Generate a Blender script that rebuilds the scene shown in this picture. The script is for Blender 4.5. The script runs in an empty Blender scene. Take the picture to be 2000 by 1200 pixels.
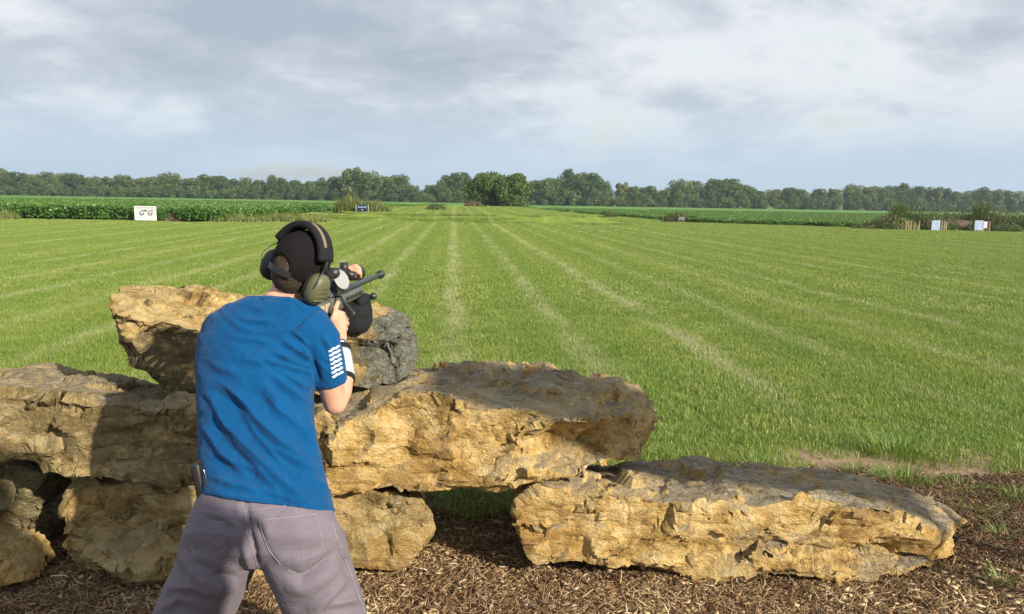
import bpy, bmesh, math, random
import numpy as np
from mathutils import Vector, Matrix, noise as mnoise
from mathutils.bvhtree import BVHTree
random.seed(7); RNG = np.random.default_rng(7)
S = bpy.context.scene
R = math.radians
# ------------------------------------------------------------------ camera
EYE = 1.7; PITCH = 7.84; ROLL = 0.95; F = 1500.0
cd = bpy.data.cameras.new('camera'); cam = bpy.data.objects.new('camera', cd)
S.collection.objects.link(cam); S.camera = cam
cd.sensor_width = 36; cd.lens = F / 2000 * 36; cd.clip_start = 0.05; cd.clip_end = 6000
CM = Matrix.Rotation(R(90 - PITCH), 3, 'X') @ Matrix.Rotation(R(ROLL), 3, 'Z')
CMi = CM.inverted()
cam.matrix_world = Matrix.Translation((0, 0, EYE)) @ CM.to_4x4()
# ------------------------------------------------------------------ world and sun
SUN_AZ = (0.74, -0.67); SUN_EL = 25.0
sx, sy = SUN_AZ; n_ = math.hypot(sx, sy); sx /= n_; sy /= n_
sdir = Vector((sx * math.cos(R(SUN_EL)), sy * math.cos(R(SUN_EL)), math.sin(R(SUN_EL))))
sl = bpy.data.lights.new('sun', 'SUN'); sl.energy = 5.0; sl.angle = R(0.8); sl.color = (1.0, 0.90, 0.74)
so = bpy.data.objects.new('sun', sl); S.collection.objects.link(so)
so.rotation_euler = (-sdir).to_track_quat('-Z', 'Y').to_euler()
S.view_settings.view_transform = 'Standard'; S.view_settings.look = 'None'
S.view_settings.exposure = 0.58; S.view_settings.gamma = 1.0

class NT:
    """small helper for node trees"""
    def __init__(s, tree): s.t = tree; s.n = tree.nodes; s.l = tree.links
    def new(s, typ, **kw):
        n = s.n.new(typ)
        for k, v in kw.items(): setattr(n, k, v)
        return n
    def link(s, a, b): s.l.new(a, b)
    def setin(s, n, **kw):
        for k, v in kw.items():
            k = k.replace('_', ' ')
            if hasattr(v, 'is_output'): s.link(v, n.inputs[k])
            else: n.inputs[k].default_value = v
    def math(s, op, a, b=None, c=None, clamp=False):
        n = s.new('ShaderNodeMath', operation=op); n.use_clamp = clamp
        for i, v in enumerate((a, b, c)):
            if v is None: continue
            if hasattr(v, 'is_output'): s.link(v, n.inputs[i])
            else: n.inputs[i].default_value = v
        return n.outputs[0]
    def noise(s, vec, scale, detail=4, rough=0.55, dist=0.0, dim='3D'):
        n = s.new('ShaderNodeTexNoise'); n.noise_dimensions = dim
        n.inputs['Scale'].default_value = scale; n.inputs['Detail'].default_value = detail
        n.inputs['Roughness'].default_value = rough; n.inputs['Distortion'].default_value = dist
        if vec is not None: s.link(vec, n.inputs['Vector'])
        return n.outputs['Fac']
    def ramp(s, fac, stops, interp='LINEAR'):
        n = s.new('ShaderNodeValToRGB'); cr = n.color_ramp; cr.interpolation = interp
        while len(cr.elements) < len(stops): cr.elements.new(0.5)
        for e, (p, c) in zip(cr.elements, stops):
            e.position = p; e.color = (*c, 1) if len(c) == 3 else c
        s.link(fac, n.inputs[0]); return n.outputs[0]
    def mix(s, fac, a, b, mode='MIX'):
        n = s.new('ShaderNodeMix', data_type='RGBA', blend_type=mode)
        for sock, v in ((n.inputs[0], fac), (n.inputs[6], a), (n.inputs[7], b)):
            if hasattr(v, 'is_output'): s.link(v, sock)
            else: sock.default_value = (*v, 1) if isinstance(v, tuple) and len(v) == 3 else v
        return n.outputs[2]
    def mapping(s, vec, scale=(1, 1, 1), rot=(0, 0, 0), loc=(0, 0, 0)):
        n = s.new('ShaderNodeMapping'); n.inputs['Scale'].default_value = scale
        n.inputs['Rotation'].default_value = rot; n.inputs['Location'].default_value = loc
        s.link(vec, n.inputs['Vector']); return n.outputs[0]
    def pos(s): return s.new('ShaderNodeNewGeometry').outputs['Position']
    def obj(s): return s.new('ShaderNodeTexCoord').outputs['Object']
    def smooth(s, v, a, b):
        n = s.new('ShaderNodeMapRange', interpolation_type='SMOOTHSTEP')
        s.link(v, n.inputs[0]); n.inputs[1].default_value = a; n.inputs[2].default_value = b
        return n.outputs[0]

w = bpy.data.worlds.new('World'); S.world = w; w.use_nodes = True
t = NT(w.node_tree); t.n.clear()
sky = t.new('ShaderNodeTexSky', sky_type='NISHITA'); sky.sun_disc = False
sky.sun_elevation = R(SUN_EL); sky.sun_rotation = math.atan2(sx, sy); sky.air_density = 1.3; sky.dust_density = 2.0
dirv = t.new('ShaderNodeTexCoord').outputs['Generated']
sep = t.new('ShaderNodeSeparateXYZ'); t.link(dirv, sep.inputs[0])
zc = t.math('ADD', t.math('MAXIMUM', sep.outputs[2], 0.0), 0.30)
comb = t.new('ShaderNodeCombineXYZ')
t.link(t.math('DIVIDE', sep.outputs[0], zc), comb.inputs[0]); t.link(t.math('DIVIDE', sep.outputs[1], zc), comb.inputs[1])
cv = t.mapping(comb.outputs[0], scale=(1.7, 1.9, 1), rot=(0, 0, R(-8)), loc=(11.7, 5.2, 0))
big = t.noise(cv, 0.42, 5, 0.5, 0.3)
med = t.noise(t.mapping(cv, loc=(5, 2, 1)), 1.1, 7, 0.55, 0.35)
fine = t.noise(t.mapping(cv, loc=(1, 9, 3)), 4.0, 6, 0.6, 0.5)
dens = t.math('ADD', t.math('MULTIPLY', big, 0.55), t.math('ADD', t.math('MULTIPLY', med, 0.42), t.math('MULTIPLY', fine, 0.15)))
ccol = t.ramp(dens, [(0.44, (0.66, 0.675, 0.69)), (0.50, (0.53, 0.555, 0.59)), (0.56, (0.385, 0.42, 0.48)), (0.63, (0.30, 0.34, 0.405))])
lown = t.smooth(sep.outputs[2], 0.0, 0.17)
ccol = t.mix(t.math('SUBTRACT', 1.0, lown), ccol, (0.39, 0.49, 0.59))
cover = t.math('ADD', t.smooth(dens, 0.40, 0.50), 0.0, clamp=True)
skyv = t.new('ShaderNodeVectorMath', operation='SCALE'); t.link(sky.outputs[0], skyv.inputs[0]); skyv.inputs[3].default_value = 1.0
bg1 = t.new('ShaderNodeBackground'); t.link(sky.outputs[0], bg1.inputs[0]); bg1.inputs[1].default_value = 0.10
bg2 = t.new('ShaderNodeBackground'); t.link(ccol, bg2.inputs[0]); bg2.inputs[1].default_value = 1.0
mx = t.new('ShaderNodeMixShader'); t.link(t.math('MULTIPLY_ADD', cover, 0.42, 0.54), mx.inputs[0])
t.link(bg1.outputs[0], mx.inputs[1]); t.link(bg2.outputs[0], mx.inputs[2])
wo = t.new('ShaderNodeOutputWorld'); t.link(mx.outputs[0], wo.inputs[0])

# ------------------------------------------------------------------ generic helpers
C = S.collection
def P(px, py, Y):
    """point of the world at distance Y down range that was measured at this spot of the photograph"""
    v = CM @ Vector(((px - 1000) / F, (600 - py) / F, -1)); k = Y / v.y
    return Vector((v.x * k, Y, EYE + v.z * k))
CMn = np.array(CMi)
def proj(V):
    c = (V - np.array([0, 0, EYE])) @ CMn.T
    return 1000 + F * c[:, 0] / -c[:, 2], 600 - F * c[:, 1] / -c[:, 2]
def tag(o, label=None, cat=None, group=None, kind=None):
    if label: o['label'] = label
    if cat: o['category'] = cat
    if group: o['group'] = group
    if kind: o['kind'] = kind
    return o
def empty(name, loc=(0, 0, 0), rz=0):
    o = bpy.data.objects.new(name, None); C.objects.link(o); o.location = loc; o.rotation_euler = (0, 0, rz)
    o.empty_display_size = 0.1
    return o
def link(name, me, mat, parent=None, smooth=False):
    o = bpy.data.objects.new(name, me); C.objects.link(o)
    if mat is not None:
        for m in (mat if isinstance(mat, (list, tuple)) else [mat]): me.materials.append(m)
    if smooth and len(me.polygons): me.polygons.foreach_set('use_smooth', np.ones(len(me.polygons), bool))
    if parent:
        bpy.context.view_layer.update()
        o.parent = parent; o.matrix_parent_inverse = wm(parent).inverted()
    return o
def wm(o):
    m = Matrix.LocRotScale(o.location, o.rotation_euler, o.scale)
    if o.parent: m = wm(o.parent) @ o.matrix_parent_inverse @ m
    return m
def mesh(name, V, Fc):
    """V (n,3) floats, Fc list of int arrays (each (m,k))"""
    me = bpy.data.meshes.new(name); V = np.asarray(V, np.float32)
    Fc = [np.asarray(f, np.int32) for f in (Fc if isinstance(Fc, list) else [Fc])]
    Fc = [f for f in Fc if len(f)]
    me.vertices.add(len(V)); me.vertices.foreach_set('co', V.ravel())
    loops = np.concatenate([f.ravel() for f in Fc]); tot = np.concatenate([np.full(len(f), f.shape[1], np.int32) for f in Fc])
    st = np.concatenate([[0], np.cumsum(tot)[:-1]]).astype(np.int32)
    me.loops.add(len(loops)); me.loops.foreach_set('vertex_index', loops)
    me.polygons.add(len(tot)); me.polygons.foreach_set('loop_start', st); me.polygons.foreach_set('loop_total', tot)
    me.update(calc_edges=True); me.validate(); return me
def coords(me):
    a = np.empty(len(me.vertices) * 3, np.float32); me.vertices.foreach_get('co', a); return a.reshape(-1, 3).astype(float)
def normals(me):
    a = np.empty(len(me.vertices) * 3, np.float32); me.vertex_normals.foreach_get('vector', a); return a.reshape(-1, 3).astype(float)
def setco(me, V): me.vertices.foreach_set('co', np.asarray(V, np.float32).ravel()); me.update()
def remesh(bm, voxel, smooth=2, name='m'):
    me = bpy.data.meshes.new(name); bmesh.ops.recalc_face_normals(bm, faces=bm.faces); bm.to_mesh(me); bm.free()
    o = bpy.data.objects.new('tmp', me); C.objects.link(o)
    m = o.modifiers.new('r', 'REMESH'); m.mode = 'VOXEL'; m.voxel_size = voxel; m.adaptivity = 0
    if smooth:
        s_ = o.modifiers.new('s', 'SMOOTH'); s_.iterations = smooth; s_.factor = 0.5
    dg = bpy.context.evaluated_depsgraph_get(); r = bpy.data.meshes.new_from_object(o.evaluated_get(dg))
    bpy.data.objects.remove(o); bpy.data.meshes.remove(me); r.name = name; return r
# gradient noise in numpy
_pt = RNG.permutation(512).astype(np.int64); _pt = np.concatenate([_pt, _pt]); _g = RNG.normal(size=(512, 3)); _g /= np.linalg.norm(_g, axis=1)[:, None]
def pn(p):
    p = np.asarray(p, float); i = np.floor(p).astype(np.int64); f = p - i; i &= 255; u = f * f * f * (f * (f * 6 - 15) + 10)
    out = 0
    for dx in (0, 1):
        for dy in (0, 1):
            for dz in (0, 1):
                h = _pt[(_pt[(_pt[(i[:, 0] + dx) & 255] + i[:, 1] + dy) & 511] + i[:, 2] + dz) & 511]
                g = _g[h & 511]; d = (g * (f - np.array([dx, dy, dz]))).sum(1)
                wgt = (u[:, 0] if dx else 1 - u[:, 0]) * (u[:, 1] if dy else 1 - u[:, 1]) * (u[:, 2] if dz else 1 - u[:, 2])
                out = out + d * wgt
    return out
def fbm(p, oct=4, g=0.5):
    s_ = 0; a = 1
    for k in range(oct): s_ = s_ + a * pn(np.asarray(p) * 2 ** k + 17.3 * k); a *= g
    return s_
def loft(bm, rings, n=28, cap=True):
    """rings: (centre, axis_a, axis_b[, power])"""
    rows = []
    for r in rings:
        c, a, b = (Vector(r[0]), Vector(r[1]), Vector(r[2])); p = r[3] if len(r) > 3 else 1.0
        row = []
        for k in range(n):
            t_ = 2 * math.pi * k / n; cc, ss = math.cos(t_), math.sin(t_)
            row.append(bm.verts.new(c + a * math.copysign(abs(cc) ** p, cc) + b * math.copysign(abs(ss) ** p, ss)))
        rows.append(row)
    for r0, r1 in zip(rows, rows[1:]):
        for k in range(n): bm.faces.new((r0[k], r0[(k + 1) % n], r1[(k + 1) % n], r1[k]))
    if cap: bm.faces.new(rows[0][::-1]); bm.faces.new(rows[-1])
def tube(bm, pts, rad, n=14, flat=1.0, up=None, round_ends=True):
    """tapered tube through the points with rounded ends"""
    pts = [Vector(p) for p in pts]; rad = list(rad) if hasattr(rad, '__len__') else [rad] * len(pts)
    rings = []
    def frame(d):
        d = d.normalized(); u = Vector(up) if up else Vector((0, 0, 1))
        if abs(d.dot(u)) > 0.95: u = Vector((1, 0, 0))
        a = d.cross(u).normalized(); return a, a.cross(d).normalized()
    ds = []
    for k in range(len(pts)):
        d = (pts[min(k + 1, len(pts) - 1)] - pts[max(k - 1, 0)]); ds.append(d.normalized())
    a, b = frame(ds[0])
    if round_ends:
        for q in (80, 50, 25): rings.append((pts[0] - ds[0] * rad[0] * math.sin(R(q)), a * rad[0] * math.cos(R(q)), b * rad[0] * math.cos(R(q)) * flat))
    for k, p in enumerate(pts):
        a, b = frame(ds[k]); rings.append((p, a * rad[k], b * rad[k] * flat))
    if round_ends:
        for q in (25, 50, 80): rings.append((pts[-1] + ds[-1] * rad[-1] * math.sin(R(q)), a * rad[-1] * math.cos(R(q)), b * rad[-1] * math.cos(R(q)) * flat))
    loft(bm, rings, n)
def box(bm, c, s_, M=None, bev=0.0):
    r = bmesh.ops.create_cube(bm, size=1); vs = r['verts']
    for v in vs: v.co = Vector((v.co.x * s_[0], v.co.y * s_[1], v.co.z * s_[2]))
    if bev:
        es = list({e for v in vs for e in v.link_edges})
        rb = bmesh.ops.bevel(bm, geom=es, offset=bev, segments=2, affect='EDGES', profile=0.5)
        vs = list({v for f in rb['faces'] for v in f.verts} | {v for v in vs if v.is_valid})
    for v in vs:
        co = v.co + Vector(c) if M is None else M @ (v.co + Vector(c))
        v.co = co
    return vs
def ball(bm, c, s_, M=None, sub=3):
    r = bmesh.ops.create_icosphere(bm, subdivisions=sub, radius=1)
    for v in r['verts']:
        co = Vector((v.co.x * s_[0], v.co.y * s_[1], v.co.z * s_[2])) + Vector(c)
        v.co = M @ co if M is not None else co
    return r['verts']
def bobj(name, bm, mat, parent=None, smooth=True):
    bmesh.ops.recalc_face_normals(bm, faces=bm.faces)
    me = bpy.data.meshes.new(name); bm.to_mesh(me); bm.free(); return link(name, me, mat, parent, smooth)
def B(): return bmesh.new()
def simple(name, col, rough=0.7, metal=0.0, bump=None, var=0.0, spec=0.5, scale=8, sheen=0.0):
    m = bpy.data.materials.new(name); m.use_nodes = True; t = NT(m.node_tree); b = t.n['Principled BSDF']
    b.inputs['Roughness'].default_value = rough; b.inputs['Metallic'].default_value = metal
    b.inputs['Specular IOR Level'].default_value = spec; b.inputs['Sheen Weight'].default_value = sheen
    o = t.obj()
    if var:
        f = t.noise(o, scale, 5, 0.6)
        c = t.ramp(f, [(0.3, tuple(x * (1 - var) for x in col)), (0.7, tuple(min(1, x * (1 + var)) for x in col))]); t.link(c, b.inputs['Base Color'])
    else: b.inputs['Base Color'].default_value = (*col, 1)
    if bump:
        bn = t.new('ShaderNodeBump'); bn.inputs['Strength'].default_value = bump[1]; bn.inputs['Distance'].default_value = bump[2] if len(bump) > 2 else 0.002
        t.link(t.noise(o, bump[0], 4, 0.6), bn.inputs['Height']); t.link(bn.outputs[0], b.inputs['Normal'])
    return m
def leafmat(name, stops, trans=0.35, posscale=0.0, poscol=None, rough=0.6, gl=0.04, stripes=False):
    m = bpy.data.materials.new(name); m.use_nodes = True; t = NT(m.node_tree); t.n.clear()
    g = t.new('ShaderNodeNewGeometry'); c = t.ramp(g.outputs['Random Per Island'], stops)
    oi = t.new('ShaderNodeObjectInfo').outputs['Random']
    if posscale:
        f = t.noise(g.outputs['Position'], posscale, 3, 0.6); f2 = t.noise(g.outputs['Position'], posscale * 0.12, 2, 0.5)
        c = t.mix(t.math('MULTIPLY', t.smooth(f, 0.4, 0.65), 0.6), c, poscol[0], 'MIX')
        c = t.mix(t.math('MULTIPLY', t.smooth(f2, 0.42, 0.62), 0.45), c, poscol[1], 'MIX')
    else:
        c = t.mix(t.math('MULTIPLY', t.math('SUBTRACT', oi, 0.5), 0.7, clamp=True), c, (0.13, 0.17, 0.035))
    if stripes:
        st, side = stripe_nodes(t, g.outputs['Position'])
        c = t.mix(side, c, (0.17, 0.27, 0.04))
        c = t.mix(st, c, (0.50, 0.50, 0.27))
    d = t.new('ShaderNodeBsdfDiffuse'); t.link(c, d.inputs[0])
    tr = t.new('ShaderNodeBsdfTranslucent'); t.link(t.mix(0.5, c, (0.22, 0.27, 0.03)), tr.inputs[0])
    mx = t.new('ShaderNodeMixShader'); mx.inputs[0].default_value = trans; t.link(d.outputs[0], mx.inputs[1]); t.link(tr.outputs[0], mx.inputs[2])
    gg = t.new('ShaderNodeBsdfGlossy'); gg.inputs['Roughness'].default_value = 0.45; m2 = t.new('ShaderNodeMixShader'); m2.inputs[0].default_value = gl
    t.link(mx.outputs[0], m2.inputs[1]); t.link(gg.outputs[0], m2.inputs[2])
    o = t.new('ShaderNodeOutputMaterial'); t.link(m2.outputs[0], o.inputs[0]); return m
MOW = R(4.4)   # mowing direction leans left of straight ahead
def stripe_nodes(t, pos):
    """pale windrows of clippings every 1.45 m along the mowing direction, and passes mown in opposite directions"""
    s = t.new('ShaderNodeSeparateXYZ'); t.link(pos, s.inputs[0])
    u = t.math('ADD', t.math('MULTIPLY', s.outputs[0], math.cos(MOW)), t.math('MULTIPLY', s.outputs[1], math.sin(MOW)))
    wob = t.noise(pos, 0.5, 4, 0.65)
    u = t.math('ADD', u, t.math('MULTIPLY', t.math('SUBTRACT', wob, 0.5), 0.36))
    ph = t.math('FRACT', t.math('DIVIDE', t.math('ADD', u, 100 * 1.45 + 0.725), 1.45))
    d = t.math('MULTIPLY', t.math('ABSOLUTE', t.math('SUBTRACT', ph, 0.5)), 1.45)
    line = t.math('SUBTRACT', 1.0, t.smooth(d, 0.0, 0.30))
    brk = t.smooth(t.noise(t.mapping(pos, scale=(1, 0.3, 1)), 1.6, 4, 0.7), 0.36, 0.62)
    idx = t.math('FLOOR', t.math('DIVIDE', t.math('ADD', u, 100 * 1.45 + 0.725), 1.45))
    side = t.math('MULTIPLY', t.math('FRACT', t.math('MULTIPLY', idx, 0.5)), 0.9)
    far = t.smooth(s.outputs[1], 4.5, 9.0)
    wn = t.new('ShaderNodeTexWhiteNoise', noise_dimensions='1D'); t.link(idx, wn.inputs['W']); dd = t.math('MULTIPLY', t.math('ABSOLUTE', t.math('SUBTRACT', idx, 99.8)), 0.09)
    far = t.math('MULTIPLY', far, t.math('MULTIPLY_ADD', wn.outputs['Value'], 0.5, t.math('SUBTRACT', 0.75, t.math('MINIMUM', dd, 0.55))))
    return t.math('MULTIPLY', t.math('MULTIPLY', line, t.math('MULTIPLY_ADD', brk, 0.75, 0.10)), far), side

# ------------------------------------------------------------------ materials
def rock_mat(name, seed, grey=0.5, green=0.0, side=0.0, mossx=None):
    m = bpy.data.materials.new(name); m.use_nodes = True; t = NT(m.node_tree); b = t.n['Principled BSDF']
    g = t.new('ShaderNodeNewGeometry'); p = t.mapping(g.outputs['Position'], loc=(seed * 3.7, seed * 1.3, seed * 2.1))
    big = t.noise(p, 2.6, 7, 0.68, 0.2); md = t.noise(t.mapping(p, scale=(1, 1, 1.5)), 8, 7, 0.70, 0.15); fn = t.noise(p, 38, 4, 0.65, 0.1)
    c = t.ramp(md, [(0.30, (0.20, 0.12, 0.04)), (0.40, (0.42, 0.27, 0.09)), (0.49, (0.66, 0.45, 0.165)), (0.59, (0.76, 0.58, 0.28)), (0.72, (0.80, 0.56, 0.18))])
    c = t.mix(t.math('MULTIPLY', t.smooth(big, 0.50, 0.62), 0.65), c, (0.48, 0.28, 0.08)); c = t.mix(t.math('MULTIPLY', t.smooth(t.noise(t.mapping(p, loc=(4, 7, 1), scale=(1, 1, 1.3)), 6, 9, 0.78, 0.2), 0.55, 0.66), 0.5), c, (0.22, 0.145, 0.065))
    c = t.mix(t.math('MULTIPLY', t.smooth(t.noise(t.mapping(p, loc=(9, 2, 4)), 3.8, 9, 0.75, 0.2), 0.56, 0.68), 0.6), c, (0.60, 0.51, 0.35))
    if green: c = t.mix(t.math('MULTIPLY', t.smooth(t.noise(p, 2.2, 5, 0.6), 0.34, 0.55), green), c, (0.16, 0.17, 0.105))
    # grey lichen and grime on upper faces, with their shade put into the colour
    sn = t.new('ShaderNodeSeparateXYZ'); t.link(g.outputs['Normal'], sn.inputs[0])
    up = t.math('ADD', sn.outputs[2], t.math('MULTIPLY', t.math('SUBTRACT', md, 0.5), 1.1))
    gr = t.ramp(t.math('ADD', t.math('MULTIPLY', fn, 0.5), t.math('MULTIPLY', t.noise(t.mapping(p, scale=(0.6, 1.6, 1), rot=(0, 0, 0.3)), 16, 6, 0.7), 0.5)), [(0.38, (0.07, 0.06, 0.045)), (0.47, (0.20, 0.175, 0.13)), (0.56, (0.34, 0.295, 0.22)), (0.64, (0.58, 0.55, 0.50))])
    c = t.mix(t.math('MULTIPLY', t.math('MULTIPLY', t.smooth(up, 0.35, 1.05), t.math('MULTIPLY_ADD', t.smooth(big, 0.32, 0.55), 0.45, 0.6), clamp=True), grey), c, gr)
    if side: c = t.mix(t.math('MULTIPLY', t.smooth(up, 0.55, 0.15), side), c, t.ramp(md, [(0.3, (0.075, 0.06, 0.032)), (0.55, (0.17, 0.14, 0.075)), (0.8, (0.33, 0.27, 0.15))]))  # dark olive brown on steep faces: shade painted into the colour
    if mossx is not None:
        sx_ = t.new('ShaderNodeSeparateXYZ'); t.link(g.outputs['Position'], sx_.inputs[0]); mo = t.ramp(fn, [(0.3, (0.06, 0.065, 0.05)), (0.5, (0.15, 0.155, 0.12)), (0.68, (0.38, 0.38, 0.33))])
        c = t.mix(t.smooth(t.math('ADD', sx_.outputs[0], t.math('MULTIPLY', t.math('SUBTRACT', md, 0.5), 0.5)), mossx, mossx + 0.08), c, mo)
    # dark organic specks, cracks
    vo = t.new('ShaderNodeTexVoronoi', feature='DISTANCE_TO_EDGE'); vo.inputs['Scale'].default_value = 5
    wv = t.new('ShaderNodeVectorMath', operation='ADD'); t.link(p, wv.inputs[0])
    nz = t.new('ShaderNodeTexNoise'); nz.inputs['Scale'].default_value = 6; nz.inputs['Detail'].default_value = 5; t.link(p, nz.inputs['Vector'])
    t.link(nz.outputs['Color'], wv.inputs[1]); t.link(wv.outputs[0], vo.inputs['Vector'])
    crack = t.math('SUBTRACT', 1.0, t.smooth(vo.outputs[0], 0.0, 0.025))
    c = t.mix(t.math('MULTIPLY', t.math('MULTIPLY', crack, t.smooth(t.noise(p, 3.3, 3, 0.6), 0.54, 0.66)), 0.6), c, (0.10, 0.065, 0.03))
    c = t.mix(t.math('MULTIPLY', t.smooth(fn, 0.56, 0.68), 0.5), c, (0.14, 0.095, 0.04)); c = t.mix(t.math('MULTIPLY', t.smooth(fn, 0.44, 0.34), 0.35), c, (0.72, 0.60, 0.36))
    t.link(c, b.inputs['Base Color']); b.inputs['Roughness'].default_value = 0.92; b.inputs['Specular IOR Level'].default_value = 0.2
    h = t.math('ADD', t.math('MULTIPLY', t.noise(t.mapping(p, scale=(1, 1, 1.7)), 16, 6, 0.72, 0.1), 1.6), t.math('MULTIPLY', t.noise(p, 110, 4, 0.7), 0.25))
    h = t.math('SUBTRACT', h, t.math('MULTIPLY', t.math('MULTIPLY', crack, t.smooth(t.noise(p, 3.3, 3, 0.6), 0.50, 0.62)), 0.5))
    bn = t.new('ShaderNodeBump'); bn.inputs['Strength'].default_value = 1.0; bn.inputs['Distance'].default_value = 0.030
    t.link(h, bn.inputs['Height']); t.link(bn.outputs[0], b.inputs['Normal']); return m

# ------------------------------------------------------------------ ground
def sstep(a, b, x): x = np.clip((x - a) / (b - a), 0, 1); return x * x * (3 - 2 * x)
def ground_z(x, y):
    x = np.asarray(x, float); y = np.asarray(y, float)
    xr = 10 - 8.0 * np.clip((y - 61) / 49, 0, 1)
    t_ = sstep(60, 63.5, y) * sstep(-19, -12.5, x) * (1 - sstep(xr - 3.5, xr + 0.3, x)) * (1 - sstep(118, 150, y))
    z = t_ * (0.60 + 0.28 * sstep(64, 112, y))
    q = np.stack([x * 0.5, y * 0.5, x * 0 + 3.3], -1).reshape(-1, 3)
    n1 = fbm(q, 3).reshape(x.shape); n2 = fbm(q * 7, 3).reshape(x.shape)
    near = 1 - sstep(7, 30, y)
    return z + n1 * 0.05 * near * sstep(3.9, 5.5, y) + n2 * 0.012 * near + 0.0
def edge_y(x):
    """where the lawn starts behind the mulch bed"""
    q = np.stack([np.asarray(x, float) * 1.3, np.asarray(x) * 0 + 5, np.asarray(x) * 0], -1)
    return 4.00 + 0.42 * sstep(0.35, 1.3, np.asarray(x, float)) + 0.28 * fbm(q, 3)
def axis(segs):
    out = []
    for a, b, st in segs: out += list(np.arange(a, b, st))
    return np.array(out)
gx = axis([(-1500, -100, 100), (-100, -30, 5), (-30, -6, 0.6), (-6, 6, 0.08), (6, 30, 0.6), (30, 100, 5), (100, 1501, 100)])
gy = axis([(-60, -6, 6), (-6, 1, 1), (1, 8, 0.08), (8, 30, 0.4), (30, 130, 1.0), (130, 300, 10), (300, 3001, 100)])
X, Y = np.meshgrid(gx, gy); Z = ground_z(X, Y)
nx, ny = len(gx), len(gy); idx = np.arange(nx * ny).reshape(ny, nx)
quads = np.stack([idx[:-1, :-1], idx[:-1, 1:], idx[1:, 1:], idx[1:, :-1]], -1).reshape(-1, 4)
gm = bpy.data.materials.new('ground'); gm.use_nodes = True; t = NT(gm.node_tree); b = t.n['Principled BSDF']
pos = t.pos(); s_ = t.new('ShaderNodeSeparateXYZ'); t.link(pos, s_.inputs[0])
st, side = stripe_nodes(t, pos)
fn = t.noise(pos, 14, 5, 0.7); md = t.noise(pos, 1.1, 5, 0.6); lg = t.noise(pos, 0.09, 4, 0.6)
gcol = t.ramp(fn, [(0.3, (0.09, 0.15, 0.020)), (0.5, (0.155, 0.225, 0.034)), (0.72, (0.23, 0.29, 0.055))])
gcol = t.mix(t.math('MULTIPLY', t.smooth(md, 0.45, 0.65), 0.35), gcol, (0.21, 0.26, 0.05))
gcol = t.mix(t.math('MULTIPLY', t.smooth(lg, 0.45, 0.62), 0.4), gcol, (0.22, 0.27, 0.045))
gcol = t.mix(t.math('MULTIPLY', st, 0.7), gcol, (0.42, 0.43, 0.20)); gcol = t.mix(side, gcol, (0.21, 0.29, 0.045))
soil = t.ramp(t.noise(pos, 30, 6, 0.7), [(0.3, (0.045, 0.026, 0.014)), (0.55, (0.11, 0.065, 0.036)), (0.75, (0.22, 0.14, 0.08))])
dirt = t.ramp(t.noise(pos, 11, 6, 0.7), [(0.3, (0.20, 0.135, 0.085)), (0.7, (0.36, 0.26, 0.17))])
yy = t.math('ADD', s_.outputs[1], t.math('MULTIPLY', t.math('SUBTRACT', t.noise(pos, 1.7, 4, 0.6), 0.5), 0.8))
edgx = t.math('MULTIPLY', t.smooth(s_.outputs[0], 0.35, 1.3), 0.15)
yy = t.math('SUBTRACT', yy, edgx)
c = t.mix(t.smooth(yy, 3.95, 4.15), soil, dirt); c = t.mix(t.smooth(yy, 4.9, 5.3), c, t.mix(0.5, gcol, (0.09, 0.10, 0.03))); c = t.mix(t.smooth(s_.outputs[1], 10, 40), c, gcol)
t.link(c, b.inputs['Base Color']); b.inputs['Roughness'].default_value = 0.95; b.inputs['Specular IOR Level'].default_value = 0.1
bn = t.new('ShaderNodeBump'); bn.inputs['Strength'].default_value = 0.6; bn.inputs['Distance'].default_value = 0.03; t.link(fn, bn.inputs['Height']); t.link(bn.outputs[0], b.inputs['Normal'])
o = link('ground', mesh('ground', np.stack([X, Y, Z], -1).reshape(-1, 3), quads), gm, smooth=True); tag(o, kind='structure')

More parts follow.
